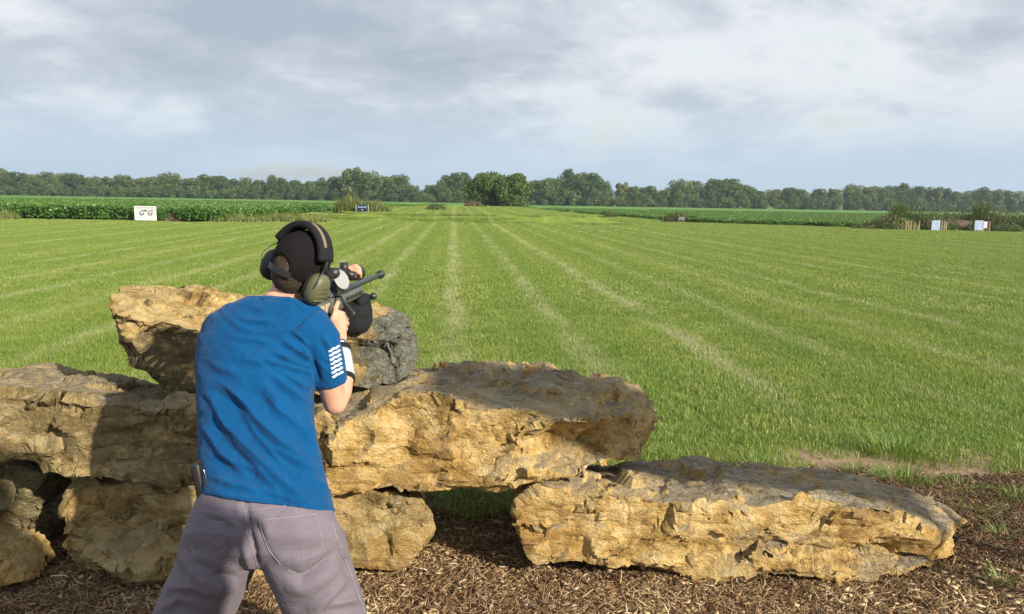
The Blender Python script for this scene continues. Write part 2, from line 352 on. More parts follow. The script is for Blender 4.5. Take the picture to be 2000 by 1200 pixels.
# ------------------------------------------------------------------ scattering of uncountable stuff
def scatter(name, pts, scl, patches, label, cat, mat=None, rot=None):
    me = bpy.data.meshes.new(name); n = len(pts); me.vertices.add(n); me.vertices.foreach_set('co', np.asarray(pts, np.float32).ravel())
    a = me.attributes.new('scl', 'FLOAT', 'POINT'); a.data.foreach_set('value', np.asarray(scl, np.float32))
    a = me.attributes.new('rz', 'FLOAT', 'POINT'); a.data.foreach_set('value', np.asarray(RNG.uniform(0, 6.283, n) if rot is None else rot, np.float32))
    a = me.attributes.new('pick', 'INT', 'POINT'); a.data.foreach_set('value', RNG.integers(0, len(patches), n).astype(np.int32))
    o = bpy.data.objects.new(name, me); C.objects.link(o); tag(o, label, cat, kind='stuff')
    if mat: me.materials.append(mat)
    col = bpy.data.collections.new(name + '_source')
    for i, p in enumerate(patches):
        po = bpy.data.objects.new(f'{name}_tuft_{i:02d}', p); col.objects.link(po)
    ng = bpy.data.node_groups.new(name, 'GeometryNodeTree'); ng.interface.new_socket('Geometry', in_out='INPUT', socket_type='NodeSocketGeometry')
    ng.interface.new_socket('Geometry', in_out='OUTPUT', socket_type='NodeSocketGeometry'); N = ng.nodes; L = ng.links
    gi = N.new('NodeGroupInput'); go = N.new('NodeGroupOutput'); m2p = N.new('GeometryNodeMeshToPoints'); iop = N.new('GeometryNodeInstanceOnPoints')
    ci = N.new('GeometryNodeCollectionInfo'); ci.inputs['Collection'].default_value = col; ci.inputs['Separate Children'].default_value = True; ci.inputs['Reset Children'].default_value = True
    def na(nm, dt):
        q = N.new('GeometryNodeInputNamedAttribute'); q.data_type = dt; q.inputs[0].default_value = nm; return q.outputs[0]
    cb = N.new('ShaderNodeCombineXYZ'); L.new(na('rz', 'FLOAT'), cb.inputs[2])
    L.new(gi.outputs[0], m2p.inputs[0]); L.new(m2p.outputs[0], iop.inputs['Points']); L.new(ci.outputs[0], iop.inputs['Instance'])
    iop.inputs['Pick Instance'].default_value = True; L.new(na('pick', 'INT'), iop.inputs['Instance Index']); L.new(cb.outputs[0], iop.inputs['Rotation'])
    L.new(na('scl', 'FLOAT'), iop.inputs['Scale']); L.new(iop.outputs[0], go.inputs[0])
    md = o.modifiers.new('scatter', 'NODES'); md.node_group = ng; return o
def blades(name, L, N, h, wd, mat, lean=0.5, clump=0.0, disc=False):
    """patch of grass blades, five vertices each"""
    xy = RNG.uniform(-L / 2, L / 2, (N, 2))
    if disc: rr = np.sqrt(RNG.uniform(0, 1, N)) * L / 2; th = RNG.uniform(0, 6.283, N); xy = np.stack([rr * np.cos(th), rr * np.sin(th)], -1)
    hh = RNG.uniform(h[0], h[1], N) * (1 + clump * fbm(np.column_stack([xy * 6, np.zeros(N)]), 2))
    az = RNG.uniform(0, 6.283, N); ln = RNG.uniform(0.05, lean, N) * hh
    if disc: az = np.arctan2(xy[:, 1], xy[:, 0]) + RNG.normal(0, 0.6, N); ln = ln + hh * 0.5 * np.hypot(xy[:, 0], xy[:, 1]) / (L / 2)
    d = np.stack([np.cos(az), np.sin(az)], -1); pr = np.stack([-d[:, 1], d[:, 0]], -1); tw = RNG.uniform(-1, 1, N)[:, None]; pr = pr + d * tw; pr /= np.linalg.norm(pr, axis=1)[:, None]
    ww = RNG.uniform(0.6, 1.2, N)[:, None] * wd / 2; V = np.zeros((N, 5, 3))
    V[:, 0, :2] = xy - pr * ww; V[:, 1, :2] = xy + pr * ww; mid = xy + d * ln[:, None] * 0.35
    V[:, 2, :2] = mid + pr * ww * 0.85; V[:, 3, :2] = mid - pr * ww * 0.85; V[:, 2:4, 2] = (hh * 0.55)[:, None]
    V[:, 4, :2] = xy + d * ln[:, None] * 1.3; V[:, 4, 2] = hh; V[:, :2, 2] = -0.02
    base = np.arange(N)[:, None] * 5
    me = mesh(name, V.reshape(-1, 3), [base + np.array([[0, 1, 2, 3]]), base + np.array([[3, 2, 4]])]); me.materials.append(mat); return me
def leaves(P0, size, mat=None, name='leaves', up=0.3, aspect=1.0, outward=None):
    """one small quad per point"""
    n = len(P0); nr = RNG.normal(size=(n, 3)); nr[:, 2] += up
    if outward is not None: nr = nr * 0.7 + outward * 1.0
    nr /= np.linalg.norm(nr, axis=1)[:, None]; a = np.cross(nr, RNG.normal(size=(n, 3))); a /= np.linalg.norm(a, axis=1)[:, None]; b_ = np.cross(nr, a)
    sz = (size * RNG.uniform(0.6, 1.3, n))[:, None]; a = a * sz / 2; b_ = b_ * sz / 2 * aspect
    V = np.stack([P0 - a, P0 - b_ * 0.8, P0 + a, P0 + b_ * 0.8], 1).reshape(-1, 3)
    return V, np.arange(n * 4).reshape(-1, 4)
M_grass = leafmat('lawn_grass', [(0.0, (0.11, 0.165, 0.025)), (0.3, (0.20, 0.30, 0.036)), (0.68, (0.30, 0.395, 0.065)), (0.88, (0.44, 0.44, 0.15)), (1.0, (0.60, 0.55, 0.32))],
                  0.3, 2.3, ((0.12, 0.245, 0.025), (0.27, 0.34, 0.055)), stripes=True)
M_tuft = leafmat('tuft_grass', [(0.0, (0.08, 0.16, 0.016)), (0.6, (0.17, 0.30, 0.03)), (1.0, (0.28, 0.34, 0.08))], 0.35)
def in_view(x, y, m=1.12): return np.abs(x + 0.0) < 0.667 * (y + 0.35) * m + 0.3
def field_pts(y0, y1, L, cover=1.25):
    st = L * 0.80 / math.sqrt(cover); yy = np.arange(y0, y1, st); x, y = [], []
    for a in yy:
        xs = np.arange(-0.78 * (a + 0.5), 0.78 * (a + 0.5), st); x.append(xs + RNG.uniform(-.3, .3, len(xs)) * st); y.append(a + RNG.uniform(-.3, .3, len(xs)) * st)
    return np.concatenate(x), np.concatenate(y)
x, y = field_pts(3.6, 13, 0.42, 1.35); k = y > edge_y(x) + 0.12
k |= (x > 1.2) & (y > 4.12) & (RNG.uniform(size=len(x)) < 0.4)
k &= ~((np.abs(x - 2.6) < 0.65) & (np.abs(y - 4.93) < 0.26) & (RNG.uniform(size=len(x)) < 0.93)); x, y = x[k], y[k]
scatter('lawn_grass', np.stack([x, y, ground_z(x, y)], -1), RNG.uniform(0.75, 1.2, len(x)), [blades(f'b{i}', 0.5, 1000, (0.014, 0.052), 0.0038, M_grass, 0.9, 0.5) for i in range(5)],
        'short mown green grass of the lawn right behind the rocks', 'grass', M_grass)
x, y = field_pts(13, 42, 1.5, 1.0)
scatter('lawn_grass', np.stack([x, y, ground_z(x, y)], -1), RNG.uniform(0.85, 1.15, len(x)), [blades(f'c{i}', 1.7, 4500, (0.025, 0.060), 0.008, M_grass, 0.9, 0.5) for i in range(4)],
        'mown striped grass in the middle of the shooting field', 'grass', M_grass)
x, y = field_pts(42, 118, 4.0, 1.0); k = (y < 60) | ((x > np.interp(y, [49, 56, 66, 90, 130], [-19.5, -18.5, -19, -15, -10])) & (y < np.interp(x, [5, 12, 17, 29, 60], [150, 112, 72, 64, 60]))); x, y = x[k], y[k]
k = ~((y > 51.5) & (y < 60) & (x < -19)); x, y = x[k], y[k]
scatter('lawn_grass', np.stack([x, y, ground_z(x, y) - 0.01], -1), RNG.uniform(0.9, 1.1, len(x)), [blades(f'd{i}', 4.4, 7000, (0.03, 0.08), 0.022, M_grass, 0.9, 0.3) for i in range(3)],
        'far mown grass running up the low raised terrace', 'grass', M_grass)

# ------------------------------------------------------------------ mulch
def chips(name, L, N, mat):
    V = []; xy = RNG.uniform(-L / 2, L / 2, (N, 2)); z = RNG.uniform(0.0, 0.022, N)
    az = RNG.uniform(0, 6.283, N); el = RNG.normal(0, 0.28, N); ln = RNG.gamma(3.0, 0.0105, N) + 0.008; wd = RNG.uniform(0.0015, 0.005, N); th = wd * 0.45
    d = np.stack([np.cos(az) * np.cos(el), np.sin(az) * np.cos(el), np.sin(el)], -1); s2 = np.stack([-np.sin(az), np.cos(az), RNG.normal(0, 0.5, N)], -1)
    s2 /= np.linalg.norm(s2, axis=1)[:, None]; u = np.cross(d, s2); c = np.column_stack([xy, z + np.abs(np.sin(el)) * ln * 0.3])
    bend = RNG.normal(0, 0.12, N)[:, None] * ln[:, None] * s2
    V = np.zeros((N, 9, 3))
    for j, (f, wm_) in enumerate(((-0.5, 0.5), (0.0, 1.0), (0.5, 0.35))):
        cc = c + d * (ln * f)[:, None] + (bend if j == 1 else 0)
        V[:, j * 3] = cc + s2 * (wd * wm_)[:, None]; V[:, j * 3 + 1] = cc - s2 * (wd * wm_)[:, None]; V[:, j * 3 + 2] = cc + u * th[:, None]
    base = np.arange(N)[:, None] * 9; q = []
    for j in (0, 3):
        for a_, b_ in ((0, 1), (1, 2), (2, 0)): q.append(base + np.array([[j + a_, j + b_, j + 3 + b_, j + 3 + a_]]))
    me = mesh(name, V.reshape(-1, 3), [np.concatenate(q), np.concatenate([base + np.array([[0, 2, 1]]), base + np.array([[6, 7, 8]])])]); me.materials.append(mat); return me
m = bpy.data.materials.new('mulch'); m.use_nodes = True; t = NT(m.node_tree); b = t.n['Principled BSDF']
g = t.new('ShaderNodeNewGeometry')
c = t.ramp(g.outputs['Random Per Island'], [(0.0, (0.07, 0.04, 0.022)), (0.3, (0.20, 0.12, 0.06)), (0.58, (0.37, 0.25, 0.13)), (0.85, (0.54, 0.40, 0.23)), (1.0, (0.78, 0.66, 0.45))])
c = t.mix(t.math('MULTIPLY', t.smooth(t.noise(g.outputs['Position'], 2.2, 4, 0.6), 0.42, 0.62), 0.6), c, (0.16, 0.09, 0.05))
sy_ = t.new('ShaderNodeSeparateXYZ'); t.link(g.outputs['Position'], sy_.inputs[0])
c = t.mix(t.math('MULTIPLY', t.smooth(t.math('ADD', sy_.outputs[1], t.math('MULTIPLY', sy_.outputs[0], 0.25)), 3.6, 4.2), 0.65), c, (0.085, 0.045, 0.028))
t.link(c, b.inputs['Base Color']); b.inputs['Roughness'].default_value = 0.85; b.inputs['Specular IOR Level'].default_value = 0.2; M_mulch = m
n = 900; x = RNG.uniform(-3.2, 3.4, n); y = RNG.uniform(2.0, 4.75, n); k = (y < edge_y(x) + 0.2) & ~((np.abs(x - 2.6) < 0.75) & (np.abs(y - 4.95) < 0.4)); x, y = x[k], y[k]
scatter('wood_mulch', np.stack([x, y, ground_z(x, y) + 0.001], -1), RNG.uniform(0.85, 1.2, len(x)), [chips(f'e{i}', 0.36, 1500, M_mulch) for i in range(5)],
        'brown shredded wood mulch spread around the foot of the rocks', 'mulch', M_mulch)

def bark(name, N, L, mat):
    xy = RNG.uniform(-L / 2, L / 2, (N, 2)); V2, F2 = [], []
    for k in range(N):
        n = int(RNG.integers(5, 8)); a = np.sort(RNG.uniform(0, 6.283, n)); r1, r2 = RNG.uniform(.008, .022), RNG.uniform(.004, .010); az = RNG.uniform(0, 6.283); tl = RNG.normal(0, .35); z0 = RNG.uniform(.018, .034)
        px_, py_ = np.cos(a) * r1 * RNG.uniform(.7, 1.2, n), np.sin(a) * r2 * RNG.uniform(.7, 1.2, n); x_ = px_ * math.cos(az) - py_ * math.sin(az); y_ = px_ * math.sin(az) + py_ * math.cos(az); b0 = len(V2)
        for dz in (0, .003):
            for i in range(n): V2.append((xy[k, 0] + x_[i], xy[k, 1] + y_[i], z0 + px_[i] * tl + dz))
        for i in range(1, n - 1): F2.append((b0 + n, b0 + n + i, b0 + n + i + 1))
        for i in range(n): j = (i + 1) % n; F2 += [(b0 + i, b0 + j, b0 + n + j), (b0 + i, b0 + n + j, b0 + n + i)]
    me = mesh(name, V2, np.array(F2)); me.materials.append(mat); return me
n = 900; x = RNG.uniform(-3.2, 3.4, n); y = RNG.uniform(2.0, 4.75, n); k = y < edge_y(x) + 0.2; x, y = x[k], y[k]
scatter('bark_litter', np.stack([x, y, ground_z(x, y)], -1), RNG.uniform(0.7, 1.3, len(x)), [bark(f'f{i}', 26, 0.4, M_mulch) for i in range(4)], 'broken bark flakes and stone crumbs lying on the wood mulch', 'bark')
# ------------------------------------------------------------------ rocks
def facets(p, n, cell, tilt, off, rng):
    """broken stone: every cell is a tilted plane"""
    lo, hi = p.min(0) - cell, p.max(0) + cell
    k = int(np.prod((hi - lo) / cell)) + 8; k = min(k, 1400)
    c = rng.uniform(lo, hi, (k, 3)); nr = rng.normal(size=(k, 3)); nr /= np.linalg.norm(nr, axis=1)[:, None]; of = rng.uniform(-off, off, k)
    out = np.empty(len(p)); wv = p + 0.25 * cell * np.column_stack([fbm(p * 2.2 / cell, 2), fbm(p * 2.2 / cell + 9, 2), fbm(p * 2.2 / cell + 21, 2)])
    for s0 in range(0, len(p), 4000):
        q = wv[s0:s0 + 4000]; d = ((q[:, None, :] - c[None]) ** 2).sum(2); i = d.argmin(1)
        out[s0:s0 + 4000] = ((q - c[i]) * nr[i]).sum(1) * tilt + of[i]
    return out
def flatten(V, N_, cell, blend, tilt, off, asp, rng):
    """pull the surface onto many small fracture planes"""
    sc = np.array([1 / asp, 1 / asp, 1.0]); q0 = V * sc + 0.22 * cell * np.column_stack([fbm(V * 1.6 / cell + k * 9, 2) for k in range(3)])
    k = rng.choice(len(V), max(8, int(len(V) * 0.0115 ** 2 / (cell * cell * 0.8 * asp))), replace=False); c = q0[k]; idx = np.empty(len(V), int); nn = c.shape[0]
    for s0 in range(0, len(V), 3000):
        q = q0[s0:s0 + 3000]; idx[s0:s0 + 3000] = (((q[:, None, :] - c[None]) ** 2).sum(2) + 0.5 * cell * cell * (1 - N_[s0:s0 + 3000] @ N_[k].T)).argmin(1)
    cnt = np.bincount(idx, minlength=nn)[:, None] + 1e-9; cm = np.stack([np.bincount(idx, V[:, j], nn) for j in range(3)], -1) / cnt; nm = np.stack([np.bincount(idx, N_[:, j], nn) for j in range(3)], -1)
    nm /= np.linalg.norm(nm, axis=1)[:, None] + 1e-9; tn = rng.normal(size=nm.shape) * tilt; tn[:, 2] *= 0.6; nm = nm + tn; nm /= np.linalg.norm(nm, axis=1)[:, None] + 1e-9; of = rng.uniform(-off, off, nn)
    dist = ((V - cm[idx]) * nm[idx]).sum(1) - of[idx]; return V - nm[idx] * np.clip(dist * blend, -cell * 0.16, cell * 0.16)[:, None]
def rock(name, pts, Yf, Yb, mat, label, cat='rock', seed=1, voxel=0.0115, rough=1.0, strata=1.0, lumps=(), inset=0.022):
    """pts: (px, py[, bx, by]) front edge measured at distance Yf; bx, by the matching back edge at Yb"""
    rng = np.random.default_rng(seed * 101 + 5); fr, bk = [], []
    for q in pts:
        dy = q[4] if len(q) > 4 else 0.0
        f_ = P(q[0], q[1], Yf + dy); fr.append(f_)
        if len(q) > 3 and q[2] is not None: bk.append(P(q[2], q[3], Yb))
        else: bk.append(Vector((f_.x, Yb, f_.z)))
    bm = B(); cf = sum(fr, Vector()) / len(fr); cb = sum(bk, Vector()) / len(bk)
    def ring(ps): return [bm.verts.new(p) for p in ps]
    def shr(ps, c_, k, y): return [Vector((c_.x + (p.x - c_.x) * k, p.y + y, c_.z + (p.z - c_.z) * k)) for p in ps]
    rs = [ring(shr(fr, cf, 1 - inset * 2.2, -0.005)), ring(shr(fr, cf, 1.0, 0.06)), ring([f_.lerp(b_, 0.5) for f_, b_ in zip(fr, bk)]), ring(shr(bk, cb, 1.0, -0.06)), ring(shr(bk, cb, 1 - inset * 2, 0))]
    k = len(fr)
    for a, b_ in zip(rs, rs[1:]):
        for i in range(k): bm.faces.new((a[i], a[(i + 1) % k], b_[(i + 1) % k], b_[i]))
    vc = bm.verts.new((cf.x, Yf - 0.005, cf.z))
    for i in range(k): bm.faces.new((vc, rs[0][(i + 1) % k], rs[0][i]))
    bm.faces.new(rs[-1])
    for (lx, ly, lY, rx, ry, rz) in lumps: ball(bm, P(lx, ly, lY), (rx, ry, rz))
    me = remesh(bm, voxel, 1, name); V = coords(me); 
    sd = seed * 7.7; N_ = normals(me); V += N_ * ((0.028 * fbm((V + sd) * 2.6, 3) + 0.034 * fbm((V + sd) * 6, 2) * rough) * (1 - 0.5 * np.abs(N_[:, 2])))[:, None]; setco(me, V)
    N_ = normals(me); wq = V + 0.03 * np.column_stack([fbm((V + sd + k * 5) * 6, 3) for k in range(3)]); al_ = fbm((wq + sd * 1.3) * np.array([3.6, 3.6, 6.0]), 2)
    al_ = np.where(np.isfinite(al_), al_, 0); dpt = sstep(0.10, 0.17, al_) * 0.030 + sstep(0.30, 0.36, al_) * 0.02 + sstep(-0.26, -0.34, al_) * 0.016
    V = V - N_ * (dpt * np.clip(1.25 - 1.3 * np.abs(N_[:, 2]), 0, 1) * rough)[:, None]; setco(me, V)
    for cell, blend, tilt, off, asp in ((0.26, 0.62, 0.26, 0.022, 1.5), (0.12, 0.62, 0.26, 0.014, 1.5), (0.05, 0.45, 0.16, 0.003, 1.3)):
        N_ = normals(me); V = flatten(V, N_, cell, blend, tilt, off * rough, asp, rng); setco(me, V)
    N_ = normals(me); sg = V + 0.02 * fbm((V + sd) * 4, 2)[:, None]; side = 1 - np.abs(N_[:, 2])
    lay = sg[:, 2] * 14 + 0.8 * fbm((V + sd) * 2.0, 2) + sd; bed = -np.exp(-((lay - np.round(lay)) / 0.10) ** 2) * np.clip(fbm((V + sd) * 3.1 + 4, 2) * 3 + 0.2, 0, 1)
    d = strata * (0.010 * bed + 0.005 * pn(np.column_stack([sg[:, 0] * 3, sg[:, 1] * 3, sg[:, 2] * 40]) + sd)) * side
    crk = np.abs(fbm((V + sd) * np.array([5, 5, 2.5]) + 31, 3)); d -= 0.012 * np.exp(-(crk / 0.035) ** 2) * np.clip(fbm((V + sd) * 2.0 + 8, 2) * 3, 0, 1)
    d += 0.0028 * fbm((V + sd) * 24, 4) * rough; setco(me, V + N_ * d[:, None])
    o = link(name, me, mat, smooth=True); me.set_sharp_from_angle(angle=R(24)); tag(o, label, cat, 'limestone boulders of the barricade'); return o
MR = [rock_mat(f'limestone_{i}', i * 1.7 + 1, g_, gr_, sd_, mx_) for i, (g_, gr_, sd_, mx_) in enumerate([(0.05, 0.2, 0.9, -0.70), (0.75, 0.45, 0.45, None), (0.95, 0.0, 0.0, None), (0.9, 0.0, 0.0, None), (0.5, 0.3, 0.1, None), (0.7, 0.7, 0.6, None), (0.3, 0, 0, None)])]  # top rock's side tone, left slab's green and side tones hold painted shade
# lower right
rock('boulder', [(1000, 1010), (1020, 965), (1060, 945, 1090, 915), (1180, 955, 1250, 893), (1330, 968, 1400, 897), (1480, 980, 1520, 902), (1600, 985, 1620, 915), (1740, 988, 1760, 945), (1800, 1010, 1830, 975, 0.03), (1850, 1040, 1895, 1015, 0.12),
                 (1885, 1070, None, None, 0.25), (1860, 1100, None, None, 0.22), (1780, 1132, None, None, 0.06), (1715, 1148), (1600, 1146), (1500, 1140), (1370, 1135), (1260, 1118), (1200, 1104), (1150, 1090), (1060, 1108), (1030, 1090), (1008, 1050)],
     3.22, 3.98, MR[2], 'long low yellow boulder on the ground at the right, grey on top', seed=1)
# lower middle (behind the man)
rock('boulder', [(102, 1000), (106, 955), (140, 938, 175, 912), (300, 945, 320, 910), (450, 950, 450, 915), (600, 962, 600, 925), (760, 965, 760, 930), (828, 975, 822, 950), (842, 1020, 838, 990), (836, 1075, 830, 1035), (800, 1108, 800, 1060), (740, 1112), (690, 1118), (600, 1125), (450, 1140), (300, 1140), (185, 1148), (135, 1125), (112, 1070)],
     3.24, 3.98, MR[4], 'blocky limestone boulder lying on the mulch behind the man\'s legs', seed=2, lumps=((285, 1085, 3.20, 0.24, 0.16, 0.105), (715, 1050, 3.30, 0.14, 0.12, 0.13)))
# far left lower, dark
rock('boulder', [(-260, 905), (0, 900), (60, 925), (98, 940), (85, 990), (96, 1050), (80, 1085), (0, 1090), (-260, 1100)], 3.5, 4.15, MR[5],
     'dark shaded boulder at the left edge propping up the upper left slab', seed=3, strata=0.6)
rock('boulder', [(-330, 1050), (-100, 1060), (-10, 1085), (25, 1112), (48, 1140), (30, 1158), (-60, 1170), (-330, 1175)], 3.02, 3.3, MR[6],
     'small low stone peeking in at the bottom left corner on the mulch', seed=4)
# second layer left
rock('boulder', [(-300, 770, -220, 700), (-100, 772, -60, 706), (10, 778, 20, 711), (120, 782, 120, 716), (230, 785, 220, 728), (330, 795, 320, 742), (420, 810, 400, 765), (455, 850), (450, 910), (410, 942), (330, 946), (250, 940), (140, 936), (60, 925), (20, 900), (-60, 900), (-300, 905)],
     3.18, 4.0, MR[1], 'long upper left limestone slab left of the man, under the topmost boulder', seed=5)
# second layer right
rock('boulder', [(560, 850), (575, 810, 560, 765), (640, 798, 650, 740), (720, 795, 720, 715), (800, 790, 800, 702), (900, 785, 900, 708), (985, 790, 990, 712), (1060, 800, 1080, 716), (1140, 815, 1140, 716), (1220, 815, 1200, 728, 0.20), (1272, 820, 1262, 762, 0.34),
                 (1285, 855, 1278, 800, 0.38), (1262, 895, None, None, 0.34), (1200, 912, None, None, 0.18), (1120, 922, None, None, 0.04), (1050, 945), (980, 958), (880, 972), (780, 965), (700, 968), (630, 962), (580, 930)],
     3.16, 4.0, MR[3], 'large ochre limestone slab right of the man\'s elbow, bridging the two lower boulders', seed=6, lumps=((940, 880, 3.25, 0.30, 0.10, 0.12), (1050, 900, 3.30, 0.16, 0.12, 0.07), (760, 880, 3.22, 0.30, 0.08, 0.15)))
# topmost
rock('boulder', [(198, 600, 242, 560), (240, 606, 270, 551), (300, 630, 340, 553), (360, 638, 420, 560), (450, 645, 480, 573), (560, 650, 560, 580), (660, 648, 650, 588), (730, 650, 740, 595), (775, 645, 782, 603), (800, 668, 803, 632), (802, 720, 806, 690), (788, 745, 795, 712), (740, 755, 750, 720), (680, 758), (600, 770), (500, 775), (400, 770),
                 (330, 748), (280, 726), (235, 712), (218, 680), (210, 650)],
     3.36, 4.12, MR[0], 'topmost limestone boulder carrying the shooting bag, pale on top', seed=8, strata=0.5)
M_gunm = simple('painted_steel', (0.08, 0.08, 0.09), 0.5, 0.5)
# added shade caster, out of view to the right, darkens the right rocks
aw = empty('shade_caster', (6.3, -.2, 0)); tag(aw, 'added unseen canvas awning on two posts outside the picture to the right', 'shade_caster')
bm = B(); lo = [(3.05, .12), (6.4, -.55), (6.4, .15), (4.6, .55), (3.05, .85)]; vs = [bm.verts.new((x, y, 3.0)) for x, y in lo]; f = bm.faces.new(vs)
r = bmesh.ops.extrude_face_region(bm, geom=[f])
for v in r['geom']:
    if isinstance(v, bmesh.types.BMVert): v.co.z += 0.03
bobj('canopy', bm, simple('canvas', (0.35, 0.33, 0.28), 0.8), aw, False)
for y_ in (-.48, .10): bm = B(); tube(bm, [(6.3, y_, -.05), (6.3, y_, 3.0)], [.04, .04], 10, round_ends=False); bobj('post', bm, M_gunm, aw)
# added rock pillar out of view, shades the man and left rocks
def shade_rock(c_, s3, seed, mat, label):
    rng = np.random.default_rng(seed); bm = B(); box(bm, c_, s3, bev=min(s3) * 0.25); me = remesh(bm, 0.035, 3, 'boulder'); V = coords(me); N_ = normals(me)
    d = 0.06 * fbm(V * 2 + seed, 3) + facets(V, N_, 0.3, 0.4, 0.03, rng); setco(me, V + N_ * d[:, None]); o = link('boulder', me, mat, smooth=True)
    tag(o, label, 'rock', 'added unseen boulders that cast shade on the left rocks')

shade_rock((1.13, .09, 0.45), (0.60, 0.6, 0.95), 3, MR[2], 'lowest boulder of the added unseen rock pillar that casts shade')
shade_rock((1.17, .11, 1.20), (0.50, 0.5, 0.70), 4, MR[3], 'middle boulder of the added unseen rock pillar that casts shade')
shade_rock((1.11, .08, 1.86), (0.46, 0.46, 0.72), 5, MR[4], 'third boulder of the added unseen rock pillar that casts shade')
shade_rock((1.07, .07, 2.40), (0.38, 0.38, 0.42), 6, MR[0], 'topmost boulder of the added unseen rock pillar that casts shade')

# ------------------------------------------------------------------ grass tufts
def tuft(c_, r_, n, h, label):
    me = blades('grass_tuft', r_ * 2, n, h, 0.0045, M_tuft, 0.7, disc=True); o = bpy.data.objects.new('grass_tuft', me); C.objects.link(o); o.location = c_
    tag(o, label, 'grass tuft', 'tufts of grass in the mulch')
def gp(px, py, dz=0.0):
    v = CM @ Vector(((px - 1000) / F, (600 - py) / F, -1)); k = -EYE / v.z; q = Vector((v.x * k, v.y * k, 0)); q.z = float(ground_z(np.array([q.x]), np.array([q.y]))[0]) + dz; return q
for (px, py, r_, n, h, lb) in [(930, 1000, 0.20, 420, (0.08, 0.20), 'bright grass tuft seen through the gap between the lower boulders'),
                               (118, 985, 0.16, 260, (0.08, 0.24), 'sunlit weeds seen through the small gap at the left under the slab'),
                               (1950, 1148, 0.035, 50, (0.05, 0.10), 'tiny lone grass tuft in the mulch at the bottom right'),
                               (1955, 1055, 0.05, 70, (0.04, 0.09), 'small grass tuft just right of the pointed end of the low boulder'),
                               (1760, 940, 0.16, 260, (0.06, 0.13), 'grass tuft at the edge of the bare dirt behind the low boulder'),
                               (1995, 985, 0.10, 140, (0.05, 0.13), 'grass tuft at the right picture edge beside the dark mulch'),
                               (1750, 885, 0.22, 350, (0.08, 0.16), 'taller grass clump at the lawn edge above the bare dirt'),
                               (1880, 955, 0.10, 120, (0.03, 0.08), 'small tuft in the dark mulch patch right of the low boulder'),
                               (1915, 1010, 0.05, 60, (0.03, 0.07), 'seedling tuft between the dark mulch and the boulder tip'),
                               (1680, 925, 0.12, 160, (0.03, 0.08), 'flat tuft on the bare dirt directly behind the low boulder'),
                               (1830, 900, 0.20, 260, (0.04, 0.10), 'grass tuft on the lawn side of the bare dirt patch'),
                               (1480, 915, 0.16, 200, (0.04, 0.09), 'grass clump hugging the back of the low boulder')]:
    tuft(gp(px, py), r_, n, h, lb)

# ------------------------------------------------------------------ trees
def treemat(name, a, b_, c_):
    return leafmat(name, [(0.0, a), (0.5, b_), (1.0, c_)], 0.22, gl=0.02)
MT = [treemat('tree_dark', (0.030, 0.062, 0.020), (0.060, 0.110, 0.032), (0.11, 0.165, 0.052)),
      treemat('tree_mid', (0.045, 0.085, 0.024), (0.090, 0.150, 0.040), (0.155, 0.215, 0.065)),
      treemat('tree_pale', (0.085, 0.12, 0.045), (0.15, 0.20, 0.07), (0.23, 0.27, 0.11))]
M_bark = simple('bark', (0.10, 0.08, 0.06), 0.9, bump=(20, 0.6, 0.02), var=0.3)
def crown_mesh(name, W, H, base, nl, nq, qs, mat, rng, low=0.0, tall=False):
    """crown of many lobes, each a cloud of leaf clumps; unit: metres, base at z=0"""
    Ps, Os = [], []
    for i in range(nl):
        a = rng.uniform(0, 6.283); u = rng.uniform(0, 1); z = base + (H - base) * (u ** 0.8) * 0.88 + low
        prof = math.sqrt(max(0.05, 1 - (2 * min(1, max(0, (z - base * 0.6) / (H - base * 0.6))) - 0.85) ** 2 * (0.75 if not tall else 0.6)))
        rr = W / 2 * prof * rng.uniform(0.35, 0.80); c_ = np.array([math.cos(a) * rr, math.sin(a) * rr, z])
        r_ = W * rng.uniform(0.12, 0.21); m_ = nq // nl
        d = rng.normal(size=(m_, 3)); d /= np.linalg.norm(d, axis=1)[:, None]; rad = r_ * (0.55 + 0.5 * rng.uniform(0, 1, m_) ** 0.5)
        rad = rad * (1 + 0.35 * pn(d * 2.1 + i * 3.3)); p = c_ + d * rad[:, None] * np.array([1, 1, 0.8]); Ps.append(p); Os.append(d)
    Pn = np.concatenate(Ps); On = np.concatenate(Os); k = Pn[:, 2] > 0.05; V, Q = leaves(Pn[k], qs, outward=On[k], aspect=0.8)
    me = mesh(name, V, Q); me.materials.append(mat); return me
def trunk_mesh(name, H, r_, rng):
    bm = B(); top = Vector((rng.normal(0, 0.15), rng.normal(0, 0.15), H * 0.75)); tube(bm, [(0, 0, -0.2), (0.03, 0, H * 0.3), top], [r_, r_ * 0.7, r_ * 0.2], 8)
    for k in range(4):
        a = rng.uniform(0, 6.28); z = H * rng.uniform(0.25, 0.5); tube(bm, [(0, 0, z), (math.cos(a) * H * 0.18, math.sin(a) * H * 0.18, z + H * 0.22)], [r_ * 0.4, r_ * 0.1], 6)
    me = bpy.data.meshes.new(name); bm.to_mesh(me); bm.free(); me.materials.append(M_bark); return me
rng = np.random.default_rng(11)
ORD = ['first', 'second', 'third', 'fourth', 'fifth', 'sixth', 'seventh', 'eighth', 'ninth', 'tenth', 'eleventh', 'twelfth', 'thirteenth', 'fourteenth', 'fifteenth', 'sixteenth', 'seventeenth', 'eighteenth', 'nineteenth', 'twentieth'] + ['twenty-' + w for w in ('first', 'second', 'third', 'fourth', 'fifth', 'sixth', 'seventh', 'eighth', 'ninth')]
CNT = {}
def nth(k): CNT[k] = CNT.get(k, -1) + 1; return ORD[CNT[k]]
VAR = []
